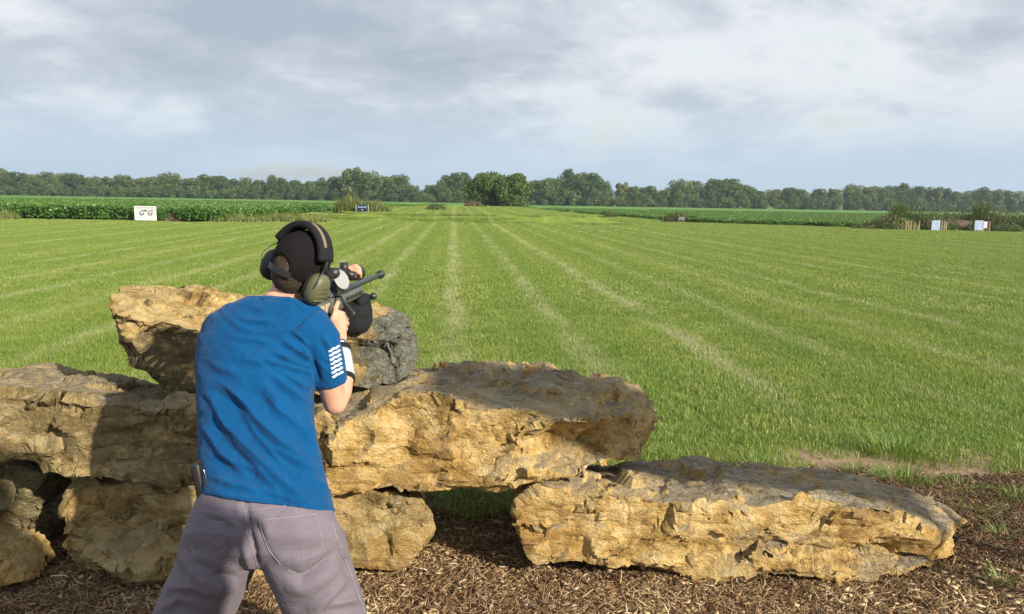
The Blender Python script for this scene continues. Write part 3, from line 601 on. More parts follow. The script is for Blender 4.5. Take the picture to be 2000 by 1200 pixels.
for i in range(9):
    mt = MT[(0, 1, 0, 1, 2, 0, 1, 0, 2)[i]]; tall = i in (4, 8)
    VAR.append((crown_mesh('crown', 11.5 if not tall else 8.5, 12.6, 0.3, 40, 5200, 0.66, mt, rng, tall=tall), trunk_mesh('trunk', 11, 0.22, rng)))
TOP = [(-60, 330), (0, 328), (40, 345), (80, 337), (110, 345), (160, 342), (200, 350), (260, 348), (300, 345), (360, 345), (420, 347), (480, 350), (540, 347), (580, 352), (610, 358), (640, 347), (680, 335), (710, 328), (740, 345), (765, 340), (800, 362),
       (830, 368), (860, 362), (880, 338), (900, 345), (940, 362), (1030, 360), (1060, 350), (1090, 352), (1110, 342), (1140, 335), (1160, 350), (1180, 358), (1220, 362), (1260, 362), (1290, 374), (1330, 355), (1370, 355), (1410, 352), (1440, 358), (1470, 368),
       (1492, 380), (1530, 368), (1560, 372), (1600, 372), (1640, 365), (1680, 362), (1730, 366), (1780, 366), (1840, 370), (1880, 375), (1930, 368), (1960, 370), (2000, 378), (2060, 380)]
tx, ty = zip(*TOP)
def tdist(px): return float(np.interp(px, [-60, 500, 800, 1100, 2060], [330, 330, 300, 300, 390]))
def place_tree(px, Yd, H, v, label, group, wscale=1.0):
    q = P(px, 400, Yd); r_ = empty('tree', (q.x, Yd, 0), rng.uniform(0, 6.28)); tag(r_, label, 'tree', group)
    k = H / 12.0; r_.scale = (k * wscale, k * wscale, k)
    for nm, me in zip(('crown', 'trunk'), VAR[v]):
        o = bpy.data.objects.new(nm, me); C.objects.link(o); o.parent = r_
    return r_
kinds = {0: 'dark green', 1: 'mid green', 2: 'dark green', 3: 'mid green', 4: 'pale green tall', 5: 'dark green', 6: 'mid green', 7: 'dark green', 8: 'pale green tall'}
for row in (0, 1, 2):
    px = -60 + (0, 14, 7)[row]
    while px < 2070:
        Yd = tdist(px) + (0, 14, 28)[row] + rng.uniform(-3, 3); topy = np.interp(px, tx, ty) + (0, 3, 7)[row] + rng.uniform(-7, 6)
        H = max(5.0, P(px, topy, Yd).z) * 1.0; v = int(rng.integers(0, 9))
        if px in (): v = 4
        if 660 < px < 760 and row == 0: v = 4 if rng.uniform() < 0.6 else 1
        sec = 'left of the white sign' if px < 265 else 'behind the white sign' if px < 330 else 'between white sign and man\'s head' if px < 510 else 'above the man\'s head' if px < 665 else 'behind the navy sign' if px < 760 else 'between navy sign and big round tree' if px < 960 else 'just right of the big round tree' if px < 1200 else 'over the middle target mound' if px < 1492 else 'right of the gap in the wood' if px < 1720 else 'behind the earth bank'
        rw = ('front', 'second', 'rearmost')[row]
        place_tree(px, Yd, H, v, f'{kinds[v]} tree, {nth((row, sec))} from left {sec}, {rw} row', 'trees of the far tree line', rng.uniform(0.8, 1.25))
        px += rng.uniform(24, 36) * (1.0 if row == 0 else 1.15)
# undergrowth in front of the wood: low dense shrubs
shrub = [crown_mesh('foliage', 8, 5.0, 0.2, 16, 1500, 0.5, MT[i], rng) for i in (0, 1)]
px = -50
while px < 2060:
    Yd = tdist(px) - 5; q = P(px, 400, Yd); o = bpy.data.objects.new('shrub', shrub[int(rng.integers(0, 2))]); C.objects.link(o); o.location = (q.x, Yd, -0.3); o.rotation_euler = (0, 0, rng.uniform(0, 6))
    o.scale = (1, 1, rng.uniform(0.8, 1.35)); ss = ('left of the white sign' if px < 265 else 'between white sign and navy sign' if px < 690 else 'between navy sign and big round tree' if px < 970 else 'between big round tree and middle target mound' if px < 1320 else 'right of the middle target mound'); tag(o, f'low shrub, {nth(ss)} from left {ss}', 'shrub', 'shrubs at the foot of the far tree line'); px += rng.uniform(24, 40)
# the big round tree on the terrace: two crowns side by side
def big_tree(px, Yd, W, H, mat, label, nq=9000, qs=0.30, base=0.1, z0=0.7, nl=80):
    q = P(px, 400, Yd); r_ = empty('tree', (q.x, Yd, z0)); tag(r_, label, 'tree')
    cm = crown_mesh('crown', W, H, base, nl, nq, qs, mat, rng); o = bpy.data.objects.new('crown', cm); C.objects.link(o); o.parent = r_
    o = bpy.data.objects.new('trunk', trunk_mesh('trunk', H * 0.9, 0.16, rng)); C.objects.link(o); o.parent = r_
big_tree(948, 122, 6.4, 5.3, MT[1], 'left half of the big round tree pair standing on the terrace behind the brush pile', 20000)
big_tree(1000, 120, 6.2, 5.2, MT[1], 'right half of the big round tree pair standing on the terrace', 20000)
# ------------------------------------------------------------------ crops
M_crop = leafmat('soybean', [(0.0, (0.04, 0.12, 0.018)), (0.5, (0.09, 0.23, 0.035)), (1.0, (0.20, 0.33, 0.07))], 0.3, 0.25, ((0.045, 0.13, 0.02), (0.10, 0.18, 0.035)))
M_weed = leafmat('tall_weeds', [(0.0, (0.10, 0.15, 0.03)), (0.5, (0.20, 0.235, 0.055)), (1.0, (0.32, 0.32, 0.11))], 0.35)
def crop_patch(name, L, N, h, size, mat):
    p = np.column_stack([RNG.uniform(-L / 2, L / 2, (N, 2)), h * RNG.uniform(0.05, 1.05, N) ** 0.6]); V, Q = leaves(p, size, up=0.8); me = mesh(name, V, Q); me.materials.append(mat); return me
lf = [crop_patch(f's{i}', 2.4, 1700, 0.86, 0.15, M_crop) for i in range(4)]
def left_edge(y): return np.interp(y, [49, 56, 66, 90, 130, 400], [-19.5, -18.5, -19, -15, -10, -30])
n = 2600; y = 52.4 + 80 * RNG.uniform(0, 1, n) ** 1.5; x = RNG.uniform(-1, 0.0, n) * 0.76 * y; k = x < left_edge(y) - 0.6; x, y = x[k], y[k]
scatter('bean_field', np.stack([x, y, x * 0], -1), RNG.uniform(0.85, 1.15, len(x)), lf, 'leafy green soybean crop covering the left field', 'crop', M_crop)
rf = [crop_patch(f't{i}', 2.6, 1500, 0.40, 0.12, M_crop) for i in range(4)]
def right_near(x): return np.interp(x, [5, 12, 17, 29, 60], [150, 112, 72, 64, 60])
n = 3600; y = 62 + 110 * RNG.uniform(0, 1, n) ** 1.4; x = RNG.uniform(0.05, 1, n) * 0.76 * y; k = y > right_near(x) + 1; x, y = x[k], y[k]
scatter('bean_field', np.stack([x, y, x * 0], -1), RNG.uniform(0.85, 1.1, len(x)), rf, 'low green soybean crop covering the right field', 'crop', M_crop)
cm_ = bpy.data.materials.new('crop_canopy'); cm_.use_nodes = True; t = NT(cm_.node_tree); b = t.n['Principled BSDF']; pos = t.pos()
c = t.ramp(t.noise(pos, 2.2, 6, 0.75), [(0.3, (0.07, 0.17, 0.03)), (0.55, (0.13, 0.26, 0.055)), (0.75, (0.20, 0.33, 0.085))])
c = t.mix(t.math('MULTIPLY', t.smooth(t.noise(t.mapping(pos, scale=(1, 0.25, 1)), 0.06, 4, 0.6), 0.45, 0.6), 0.5), c, (0.17, 0.28, 0.07)); t.link(c, b.inputs['Base Color']); b.inputs['Roughness'].default_value = 0.9; b.inputs['Specular IOR Level'].default_value = 0.1
def canopy(name, poly, z, label):
    bm = B(); lo = [bm.verts.new((x, y, -0.1)) for x, y in poly]; hi = [bm.verts.new((x, y, z)) for x, y in poly]; n = len(poly)
    for i in range(n): bm.faces.new((lo[i], lo[(i + 1) % n], hi[(i + 1) % n], hi[i]))
    bm.faces.new(hi); o = bobj(name, bm, cm_, smooth=False); tag(o, label, 'crop', kind='stuff')
canopy('bean_field', [(-900, 53), (-21, 53), (-20.5, 66), (-17, 90), (-12, 128), (-9, 325), (-900, 325)], 0.72, 'distant part of the left soybean field')
canopy('bean_field', [(31, 67), (62, 63), (900, 63), (900, 372), (-8, 292), (9, 150), (14.5, 114), (19, 75)], 0.33, 'distant part of the right soybean field')
# ------------------------------------------------------------------ weeds, bushes, brush
def weed_clump(name, c_, rx, ry, h, n, mat, label, cat='bush', wd=0.03, leafy=0, lmat=None, group=None, lean=0.6, lsz=0.13):
    """bank of upright stems, optionally with leafy growth; one plant mass"""
    rr = np.sqrt(RNG.uniform(0, 1, n)); th = RNG.uniform(0, 6.283, n); xy = np.stack([rr * np.cos(th) * rx, rr * np.sin(th) * ry], -1)
    hh = h * (1 - rr ** 2 * 0.65) * RNG.uniform(0.5, 1.1, n) * (1 + 0.4 * fbm(np.column_stack([xy * 1.6, np.zeros(n) + c_[0]]), 2)); az = RNG.uniform(0, 6.283, n); ln = RNG.uniform(0.05, lean, n) * hh * 0.6
    d = np.stack([np.cos(az), np.sin(az)], -1); pr = np.stack([-d[:, 1], d[:, 0]], -1); ww = wd / 2; V = np.zeros((n, 5, 3))
    V[:, 0, :2] = xy - pr * ww; V[:, 1, :2] = xy + pr * ww; mid = xy + d * ln[:, None] * 0.3; V[:, 2, :2] = mid + pr * ww; V[:, 3, :2] = mid - pr * ww; V[:, 2:4, 2] = (hh * 0.6)[:, None]
    V[:, 4, :2] = xy + d * ln[:, None] * 1.2; V[:, 4, 2] = hh; V[:, :2, 2] = -0.05; base = np.arange(n)[:, None] * 5
    if leafy:
        r_ = empty(name, c_); tag(r_, label, cat, group); me = mesh('stems', V.reshape(-1, 3), [base + np.array([[0, 1, 2, 3]]), base + np.array([[3, 2, 4]])]); me.materials.append(mat); o = bpy.data.objects.new('stems', me); C.objects.link(o); o.parent = r_
        rr = RNG.uniform(0, 1, leafy) ** 0.4; th = RNG.uniform(0, 6.283, leafy); ph = np.arccos(RNG.uniform(0, 1, leafy)); dd = np.stack([np.sin(ph) * np.cos(th), np.sin(ph) * np.sin(th), np.cos(ph)], -1)
        p = dd * rr[:, None] * np.array([rx, ry, h * 0.9]) * (1 + 0.35 * fbm(dd * 2.5 + c_[0], 2))[:, None]; V2, Q2 = leaves(p, lsz, outward=dd); me = mesh('foliage', V2, Q2); me.materials.append(lmat or MT[1]); o = bpy.data.objects.new('foliage', me); C.objects.link(o); o.parent = r_
        return r_
    me = mesh(name, V.reshape(-1, 3), [base + np.array([[0, 1, 2, 3]]), base + np.array([[3, 2, 4]])]); me.materials.append(mat); o = bpy.data.objects.new(name, me); C.objects.link(o); o.location = c_; tag(o, label, cat, group); return o
def at(px, py, Yd): q = P(px, py, Yd); return (q.x, Yd, float(ground_z(np.array([q.x]), np.array([Yd]))[0]))
M_olive = leafmat('olive_bush', [(0.0, (0.05, 0.07, 0.02)), (0.5, (0.12, 0.14, 0.045)), (1.0, (0.22, 0.22, 0.09))], 0.3)
M_brush = leafmat('dead_brush', [(0.0, (0.07, 0.05, 0.035)), (0.5, (0.19, 0.14, 0.09)), (1.0, (0.34, 0.27, 0.18))], 0.1)
M_bushg = leafmat('green_bush', [(0.0, (0.03, 0.06, 0.015)), (0.5, (0.075, 0.12, 0.03)), (1.0, (0.15, 0.19, 0.05))], 0.3)
# tall grass bank carrying the blue sign
weed_clump('tall_grass', at(687, 416, 66), 1.65, 1.1, 1.65, 2300, M_weed, 'tall yellow-green grass clump left of and behind the blue-lettered sign', 'tall grass', 0.03)
weed_clump('tall_grass', at(729, 416, 66.5), 1.6, 1.0, 1.15, 1900, M_weed, 'lower yellow-green grass clump right of the blue-lettered sign', 'tall grass', 0.03)
weed_clump('tall_grass', at(560, 432, 54.5), 3.0, 1.2, 0.75, 1600, M_weed, 'yellow weeds along the field edge left of the man\'s head', 'tall grass', 0.03)
weed_clump('tall_grass', at(610, 425, 57), 1.6, 1.2, 0.6, 800, M_weed, 'yellow weeds along the field edge just right of the man\'s head', 'tall grass', 0.03)
weed_clump('tall_grass', at(455, 432, 52.0), 1.8, 0.7, 0.7, 900, M_weed, 'patch of yellow weeds in the field edge left of the ear muffs', 'tall grass', 0.03)
weed_clump('tall_grass', at(8, 434, 50.0), 1.0, 0.6, 0.8, 500, M_weed, 'yellow weeds at the left picture edge of the bean field', 'tall grass', 0.03)
weed_clump('bush', at(851, 414, 80), 1.1, 0.8, 0.75, 200, M_olive, 'small olive bush at the field edge left of the terrace top', leafy=1300, lmat=M_bushg)
weed_clump('bush', at(1062, 409, 100), 1.4, 1.0, 0.95, 200, M_bushg, 'small dark bush just right of the big round tree', leafy=1400, lmat=M_bushg)
weed_clump('bush', at(1108, 411, 98), 1.3, 1.0, 0.9, 200, M_bushg, 'dark rounded bush second to the right of the big round tree', leafy=1400, lmat=M_bushg)
weed_clump('bush', at(1188, 418, 92), 1.15, 0.9, 0.85, 200, M_olive, 'small round bush third to the right of the big round tree', leafy=1300, lmat=M_bushg)
weed_clump('bush', at(1320, 430, 73), 1.35, 0.9, 1.1, 400, M_olive, 'left part of the olive bush mound holding a small pale target in the middle distance', leafy=1700, lmat=M_olive)
weed_clump('bush', at(1350, 431, 73.5), 1.2, 0.9, 0.75, 300, M_bushg, 'right part of the bush mound with the pale target', leafy=1500, lmat=M_bushg)
weed_clump('brush_pile', at(925, 408, 108), 1.5, 0.9, 1.0, 600, M_brush, 'brown brush pile in front of the left half of the big round tree', 'brush pile', 0.05, lean=1.6)
weed_clump('brush_pile', at(343, 432, 52.1), 1.1, 0.7, 0.75, 900, M_brush, 'heap of dead brown brush right of the white sign', 'brush pile', 0.03, lean=2.0)
weed_clump('bush', at(322, 432, 51.9), 0.9, 0.5, 0.75, 400, M_brush, 'dry olive weeds directly beside the white sign', leafy=500, lmat=M_olive, lsz=0.09)
weed_clump('bush', at(243, 432, 51.9), 0.9, 0.5, 0.6, 400, M_weed, 'low weeds left of the white sign', leafy=500, lmat=M_olive, lsz=0.09)
# dirt bank at the right with bushes round it
bm = B(); c0 = P(1870, 452, 61); ball(bm, (c0.x, 62.3, -0.1), (8.0, 1.5, 0.95), sub=5); me = bpy.data.meshes.new('earth_bank'); bm.to_mesh(me); bm.free(); V = coords(me); N_ = normals(me); V += N_ * (0.22 * fbm(V * 1.1, 4))[:, None]; setco(me, V)
M_bank = simple('bank_soil', (0.10, 0.075, 0.05), 0.95, bump=(6, 1.0, 0.1), var=0.6, scale=2.5)
o = link('earth_bank', me, M_bank, smooth=True); tag(o, 'brown earth bank with bushes on it behind the target boards at the right', 'earth bank')
for (px, Yd, rx, h, mt, lf_, lb) in [(1735, 60.5, 1.25, 0.95, M_olive, 1500, 'low olive bush at the left foot of the earth bank'), (1752, 61.5, 0.9, 1.9, M_bushg, 1500, 'tall leafy bush at the left end of the earth bank'), (1765, 60.3, 1.0, 0.8, M_weed, 900, 'yellowish bush behind the row of wooden stakes'),
                                 (1800, 60.9, 1.0, 1.2, M_bushg, 1000, 'green bush growing above the wooden stakes'), (1915, 61.6, 0.9, 2.1, M_bushg, 1700, 'tallest bright green bush standing above the right target board'), (1955, 60.9, 1.5, 1.4, M_olive, 1800, 'leafy olive bush right of the right target board'),
                                 (1995, 60.6, 1.4, 1.3, M_bushg, 1800, 'green bush at the right picture edge'), (1840, 62.2, 1.6, 1.5, M_bushg, 1300, 'low green growth on top of the earth bank above the left target board'), (1878, 62.4, 1.3, 1.35, M_olive, 1000, 'low growth on top of the middle of the earth bank'),
                                 (1700, 60.8, 1.0, 0.5, M_olive, 700, 'lowest weeds trailing off the left foot of the earth bank'), (1822, 60.4, 1.0, 0.9, M_olive, 1000, 'olive weeds right behind the left target board'), (1780, 62.0, 1.4, 1.5, M_bushg, 1400, 'bush on the crest left of the left target board'), (1858, 60.6, .7, .5, M_bushg, 600, 'small weeds growing on the bare face of the earth bank'), (2050, 60.6, 1.9, 1.6, M_bushg, 1500, 'green bush beyond the right picture edge'), (1968, 59.4, 1.2, 0.45, M_bushg, 800, 'dark low weeds at the foot of the bank right of the target boards'), (1905, 60.2, 0.7, 0.6, M_bushg, 500, 'weeds behind the right target board')]:
    q = P(px, 452, Yd); weed_clump('bush', (q.x, Yd, 0), rx * 1.2, rx * 0.7, h * 1.35, 420, mt, lb, leafy=lf_, lmat=mt)

# ------------------------------------------------------------------ signs and targets
M_white = simple('white_board', (0.55, 0.57, 0.60), 0.6); M_frame = simple('weathered_frame', (0.45, 0.47, 0.44), 0.7); M_black = simple('black_print', (0.03, 0.03, 0.035), 0.6)
M_wood = simple('stake_wood', (0.45, 0.34, 0.20), 0.8, var=0.25); M_navy = simple('navy_board', (0.012, 0.02, 0.045), 0.5); M_letter = simple('blue_white_letters', (0.45, 0.62, 0.85), 0.5); M_blue = simple('blue_spots', (0.12, 0.20, 0.48), 0.6); M_pink = simple('pink_board', (0.62, 0.47, 0.60), 0.6)
def text_mesh(s, size, loc, mat, parent, name, shear=0.0, ext=0.004):
    cu = bpy.data.curves.new(name, 'FONT'); cu.body = s; cu.size = size; cu.align_x = 'CENTER'; cu.align_y = 'CENTER'; cu.shear = shear; cu.extrude = ext; cu.offset = size * 0.004; o = bpy.data.objects.new('tmp', cu); C.objects.link(o)
    dg = bpy.context.evaluated_depsgraph_get(); me = bpy.data.meshes.new_from_object(o.evaluated_get(dg)); bpy.data.objects.remove(o)
    me.transform(Matrix.Translation(loc) @ Matrix.Rotation(R(90), 4, 'X')); me.name = name; me.materials.clear(); return link(name, me, mat, parent)
q = P(285, 433, 50.6); sg = empty('sign', (q.x, 50.6, 0)); tag(sg, 'white rectangular sign with two big letters G standing at the edge of the left field', 'sign')
bm = B(); box(bm, (q.x, 50.6, 0.53), (1.34, 0.03, 0.92)); bobj('panel', bm, M_white, sg, False)
bm = B()
for s4 in (((q.x, 50.585, 0.965), (1.40, 0.06, 0.05)), ((q.x, 50.585, 0.095), (1.40, 0.06, 0.05)), ((q.x - 0.68, 50.585, 0.53), (0.05, 0.06, 0.82)), ((q.x + 0.68, 50.585, 0.53), (0.05, 0.06, 0.82))): box(bm, *s4)
bobj('frame', bm, simple('white_frame', (0.78, 0.82, 0.76), 0.6), sg, False)
text_mesh('G', 0.46, (q.x - 0.28, 50.575, 0.54), M_black, sg, 'letter', 0.35); text_mesh('G', 0.46, (q.x + 0.28, 50.575, 0.54), M_black, sg, 'letter', 0.35)
bm = B(); box(bm, (q.x + 0.0, 50.577, 0.70), (0.16, 0.006, 0.10)); box(bm, (q.x + 0.12, 50.578, 0.70), (0.06, 0.006, 0.06)); bobj('small_emblem', bm, simple('emblem_grey', (0.10, 0.11, 0.14), 0.6), sg, False)
bm = B(); box(bm, (q.x, 50.579, 0.88), (1.1, 0.006, 0.03)); box(bm, (q.x, 50.579, 0.22), (0.9, 0.006, 0.02)); bobj('fine_print', bm, simple('print_grey', (0.45, 0.47, 0.48), 0.6), sg, False)
bm = B(); box(bm, (q.x - 0.6, 50.65, 0.25), (0.05, 0.05, 0.9)); box(bm, (q.x + 0.6, 50.65, 0.25), (0.05, 0.05, 0.9)); bobj('post', bm, M_wood, sg, False)
z0 = at(707, 417, 64.5)[2]; q = P(707.5, 410, 64.5); sg = empty('sign', (q.x, 64.5, z0)); tag(sg, 'small dark navy sign with pale blue lettering in front of the tall grass', 'sign')
bm = B(); box(bm, (q.x, 64.5, z0 + 0.32), (0.96, 0.04, 0.60)); bobj('panel', bm, M_navy, sg, False); text_mesh('Bushnell', 0.21, (q.x, 64.47, z0 + 0.42), M_letter, sg, 'lettering')
bm = B(); ball(bm, (q.x, 64.475, z0 + 0.18), (0.05, 0.01, 0.05), sub=2); bobj('round_emblem', bm, M_letter, sg)
bm = B(); box(bm, (q.x - 0.5, 64.5, z0 + 0.30), (0.04, 0.05, 0.68)); box(bm, (q.x + 0.5, 64.5, z0 + 0.30), (0.04, 0.05, 0.68)); bobj('post', bm, M_frame, sg, False)
M_tb = simple('pale_blue_board', (0.42, 0.49, 0.62), 0.6)
def target_board(px, pw, label, mat=M_tb, spots=True, y0=450, y1=431, Yd=58.6, legs=False):
    a = P(px, y0, Yd); b_ = P(px, y1, Yd); wd = pw / F * Yd; r_ = empty('target_board', (a.x, Yd, 0)); tag(r_, label, 'target board'); zb = max(0.03, a.z); h = b_.z - zb
    bm = B(); box(bm, (a.x, Yd, zb + h / 2), (wd, 0.02, h)); bobj('panel', bm, mat, r_, False)
    bm = B()
    if spots:
        for i in range(5):
            for j in range(6):
                box(bm, (a.x + (i - 2) * wd / 5.4 + random.uniform(-.01, .01), Yd - 0.014, zb + h * (j + 0.6) / 6.4), (wd * 0.12 * random.uniform(.6, 1.2), 0.006, h * 0.10 * random.uniform(.5, 1.2)))
        bobj('printed_spots', bm, M_blue, r_, False)
    else: bm.free()
    for s in (-1, 1):
        bm = B(); box(bm, (a.x + s * wd * 0.42, Yd + 0.035, (zb + h) / 2), (0.04, 0.04, zb + h)); bobj('leg', bm, M_wood, r_, False)
    return r_
target_board(1827, 16, 'white target board with blue spots in front of the earth bank, left one of two')
target_board(1911, 16, 'white target board with blue spots below the tallest bush, right one of two')
target_board(1925, 9, 'narrow pinkish target board on wooden legs at the far right', M_pink, False, 446, 433)
target_board(1331, 12, 'small grey board leaning in the middle bush mound', simple('dull_board', (0.17, 0.16, 0.19), 0.8), False, 430, 424, 72)
for i, (px, y1, Yd) in enumerate([(1771, 431, 58.6), (1775, 432, 59.0), (1780, 431, 58.7), (1787, 436, 58.6), (1796, 431, 58.6), (1794.5, 438, 58.9), (1840, 432, 58.8), (1845, 431, 59.1), (1849, 433, 58.7), (1934, 432, 58.5), (1930, 437, 58.6)]):
    b_ = P(px, y1, Yd); bm = B(); tube(bm, [(b_.x, Yd, -0.05), (b_.x + random.uniform(-.02, .02), Yd, b_.z)], [0.035, 0.03], 6, round_ends=False); bobj('wooden_stake', bm, M_wood, None, False)
    o = C.objects[-1]; tag(o, ORD[(i if i < 6 else i - 6 if i < 9 else i - 9)] + ' pale wooden stake ' + ('left of the left target board' if px < 1810 else 'just right of the left target board' if px < 1860 else 'beside the pinkish target board'), 'stake', 'wooden stakes in front of the earth bank')

# ------------------------------------------------------------------ the marksman
from mathutils.geometry import delaunay_2d_cdt
def skin_mat():
    m = simple('skin', (0.60, 0.33, 0.23), 0.55, bump=(60, 0.25, 0.002), var=0.12, scale=12, spec=0.35); b = m.node_tree.nodes['Principled BSDF']
    b.inputs['Subsurface Weight'].default_value = 0.12; b.inputs['Subsurface Radius'].default_value = (0.01, 0.004, 0.002); b.inputs['Subsurface Scale'].default_value = 1.0; return m
M_skin = skin_mat()
M_shirt = simple('blue_jersey', (0.002, 0.066, 0.195), 0.8, bump=(170, 0.5, 0.0015), var=0.12, scale=5, spec=0.08, sheen=0.1)
M_pants = simple('mauve_grey_twill', (0.155, 0.135, 0.165), 0.75, bump=(260, 0.25, 0.001), var=0.07, scale=6, spec=0.25, sheen=0.1)
def wrinkle(m, rot, dist, sc):
    t = NT(m.node_tree); b = t.n['Principled BSDF']; prev = b.inputs['Normal'].links[0].from_socket; bn = t.new('ShaderNodeBump'); bn.inputs['Strength'].default_value = 0.8; bn.inputs['Distance'].default_value = dist
    v = t.mapping(t.mapping(t.obj(), rot=(0, R(rot), 0)), scale=(sc * 0.3, sc * 0.6, sc)); h = t.noise(v, 1.0, 5, 0.62, 0.8); t.link(h, bn.inputs['Height']); t.link(prev, bn.inputs['Normal']); t.link(bn.outputs[0], b.inputs['Normal'])
wrinkle(M_shirt, 42, 0.022, 16); wrinkle(M_pants, 25, 0.018, 13)
M_stitch = simple('stitching', (0.22, 0.20, 0.24), 0.8); M_print = simple('white_print', (0.62, 0.70, 0.78), 0.6)
M_blackf = simple('black_fabric', (0.012, 0.013, 0.016), 0.85, bump=(150, 0.4, 0.001), spec=0.25); M_blackp = simple('black_polymer', (0.018, 0.018, 0.020), 0.45, bump=(120, 0.15, 0.001))
M_olivep = simple('olive_shell', (0.105, 0.105, 0.055), 0.5, var=0.15, bump=(90, 0.15, 0.001)); M_steel = simple('steel', (0.45, 0.45, 0.46), 0.3, 1.0); M_gun = simple('gun_metal', (0.055, 0.06, 0.062), 0.38, 0.6)
M_stock = simple('grey_green_stock', (0.10, 0.105, 0.09), 0.55, var=0.2, bump=(100, 0.3, 0.001)); M_tan = simple('tan_trim', (0.42, 0.34, 0.22), 0.7)
M_hair = simple('hair', (0.050, 0.034, 0.022), 0.75, bump=(170, 1.0, 0.004), var=0.5, scale=150, spec=0.4)
M_boot = simple('boot_leather', (0.10, 0.07, 0.045), 0.7, bump=(60, 0.4, 0.002))
man = empty('person', (P(500, 1050, 2.4).x, 2.4, 0)); tag(man, 'man in blue t-shirt and grey trousers aiming a rifle over the rocks', 'person')
lean = R(24); BV = Vector((0, math.cos(lean), -math.sin(lean)))
def rrow(yl, yr, xl, xr, Yc, hd, p=0.88, yaw=0.0):
    a0, a1 = P(xl, yl, Yc + yaw), P(xr, yr, Yc - yaw); a = (a1 - a0) / 2; return ((a0 + a1) / 2, a, BV * hd, p)
# head frame
HY, HT, HP = R(24), R(21), R(8)
f_ = Vector((math.sin(HY), math.cos(HY), 0)); r0 = Vector((math.cos(HY), -math.sin(HY), 0)); u0 = Vector((0, 0, 1))
f_ = (f_ * math.cos(HP) - u0 * math.sin(HP)).normalized(); u1 = r0.cross(f_).normalized()
u_ = (u1 * math.cos(HT) + r0 * math.sin(HT)).normalized(); r_ = f_.cross(u_).normalized()
HM = P(581, 532, 2.66)
HMat = Matrix((r_, f_, u_)).transposed().to_4x4(); HMat.translation = HM
def hl(x, y, z): return HMat @ Vector((x, y, z))
# --- shirt
bm = B()
loft(bm, [rrow(583, 588, 508, 590, 2.665, .055), rrow(587, 597, 478, 618, 2.665, .085), rrow(604, 612, 438, 640, 2.66, .108), rrow(632, 636, 406, 646, 2.65, .125), rrow(670, 672, 389, 645, 2.63, .138), rrow(715, 715, 386, 628, 2.60, .142), rrow(768, 768, 388, 611, 2.565, .14),
          rrow(820, 822, 391, 612, 2.525, .135), rrow(872, 874, 392, 622, 2.485, .133), rrow(918, 926, 390, 634, 2.45, .138), rrow(950, 968, 393, 645, 2.42, .145), rrow(966, 1003, 398, 652, 2.40, .15)], 40)
tube(bm, [P(596, 640, 2.61), P(626, 672, 2.60), P(638, 712, 2.60), P(646, 750, 2.61)], [.088, .074, .064, .057], 24, round_ends=False)
tube(bm, [P(440, 650, 2.66), P(452, 655, 2.80), P(470, 660, 2.88)], [.085, .07, .06], 24)
me = remesh(bm, 0.0058, 5, 'shirt'); V = coords(me); N_ = normals(me)
FOLDS = [([(415, 797), (448, 837), (481, 870), (518, 907), (565, 951), (609, 987)], 1.1, 9), ([(455, 760), (503, 819), (551, 866), (613, 907)], 1.0, 9), ([(510, 760), (543, 800), (595, 844), (617, 881)], .9, 8), ([(441, 848), (499, 907), (521, 936), (551, 965)], .8, 8),
         ([(415, 881), (470, 907), (514, 925)], .8, 8), ([(507, 859), (558, 888), (617, 918)], .6, 7), ([(420, 740), (447, 760), (477, 785), (493, 800)], .7, 7), ([(516, 752), (533, 771), (547, 790)], .8, 7), ([(537, 733), (568, 760), (600, 785)], .8, 7),
         ([(550, 662), (579, 683), (608, 704)], .8, 5), ([(533, 687), (568, 702), (606, 717)], .8, 5), ([(527, 704), (568, 717), (610, 729)], .7, 5), ([(581, 667), (595, 685), (610, 704)], .7, 5), ([(631, 658), (640, 672), (646, 690)], .5, 4),
         ([(472, 623), (500, 627), (531, 627)], .4, 5), ([(489, 598), (503, 603), (518, 604)], .4, 5), ([(606, 685), (616, 717), (624, 748)], -0.7, 5), ([(460, 700), (500, 706), (540, 702)], .3, 6), ([(600, 930), (628, 945), (646, 965)], .6, 7), ([(480, 945), (540, 965), (600, 985)], .5, 7),
         ([(595, 790), (606, 840), (616, 890)], .5, 6), ([(400, 700), (430, 720), (470, 728)], .35, 7), ([(430, 610), (470, 640), (520, 650), (570, 645)], .3, 6), ([(445, 655), (500, 664), (545, 672)], .35, 5), ([(470, 800), (500, 850), (550, 905), (600, 940)], .6, 6), ([(560, 800), (590, 830), (612, 850)], .6, 5), ([(400, 840), (430, 880), (480, 930)], .6, 6), ([(410, 930), (450, 945), (500, 955)], .5, 5), ([(545, 720), (580, 745), (606, 765)], .6, 5), ([(560, 640), (590, 660), (605, 680)], .5, 4), ([(400, 760), (425, 800), (445, 840)], .4, 6), ([(630, 700), (645, 705), (655, 715)], .3, 3)]
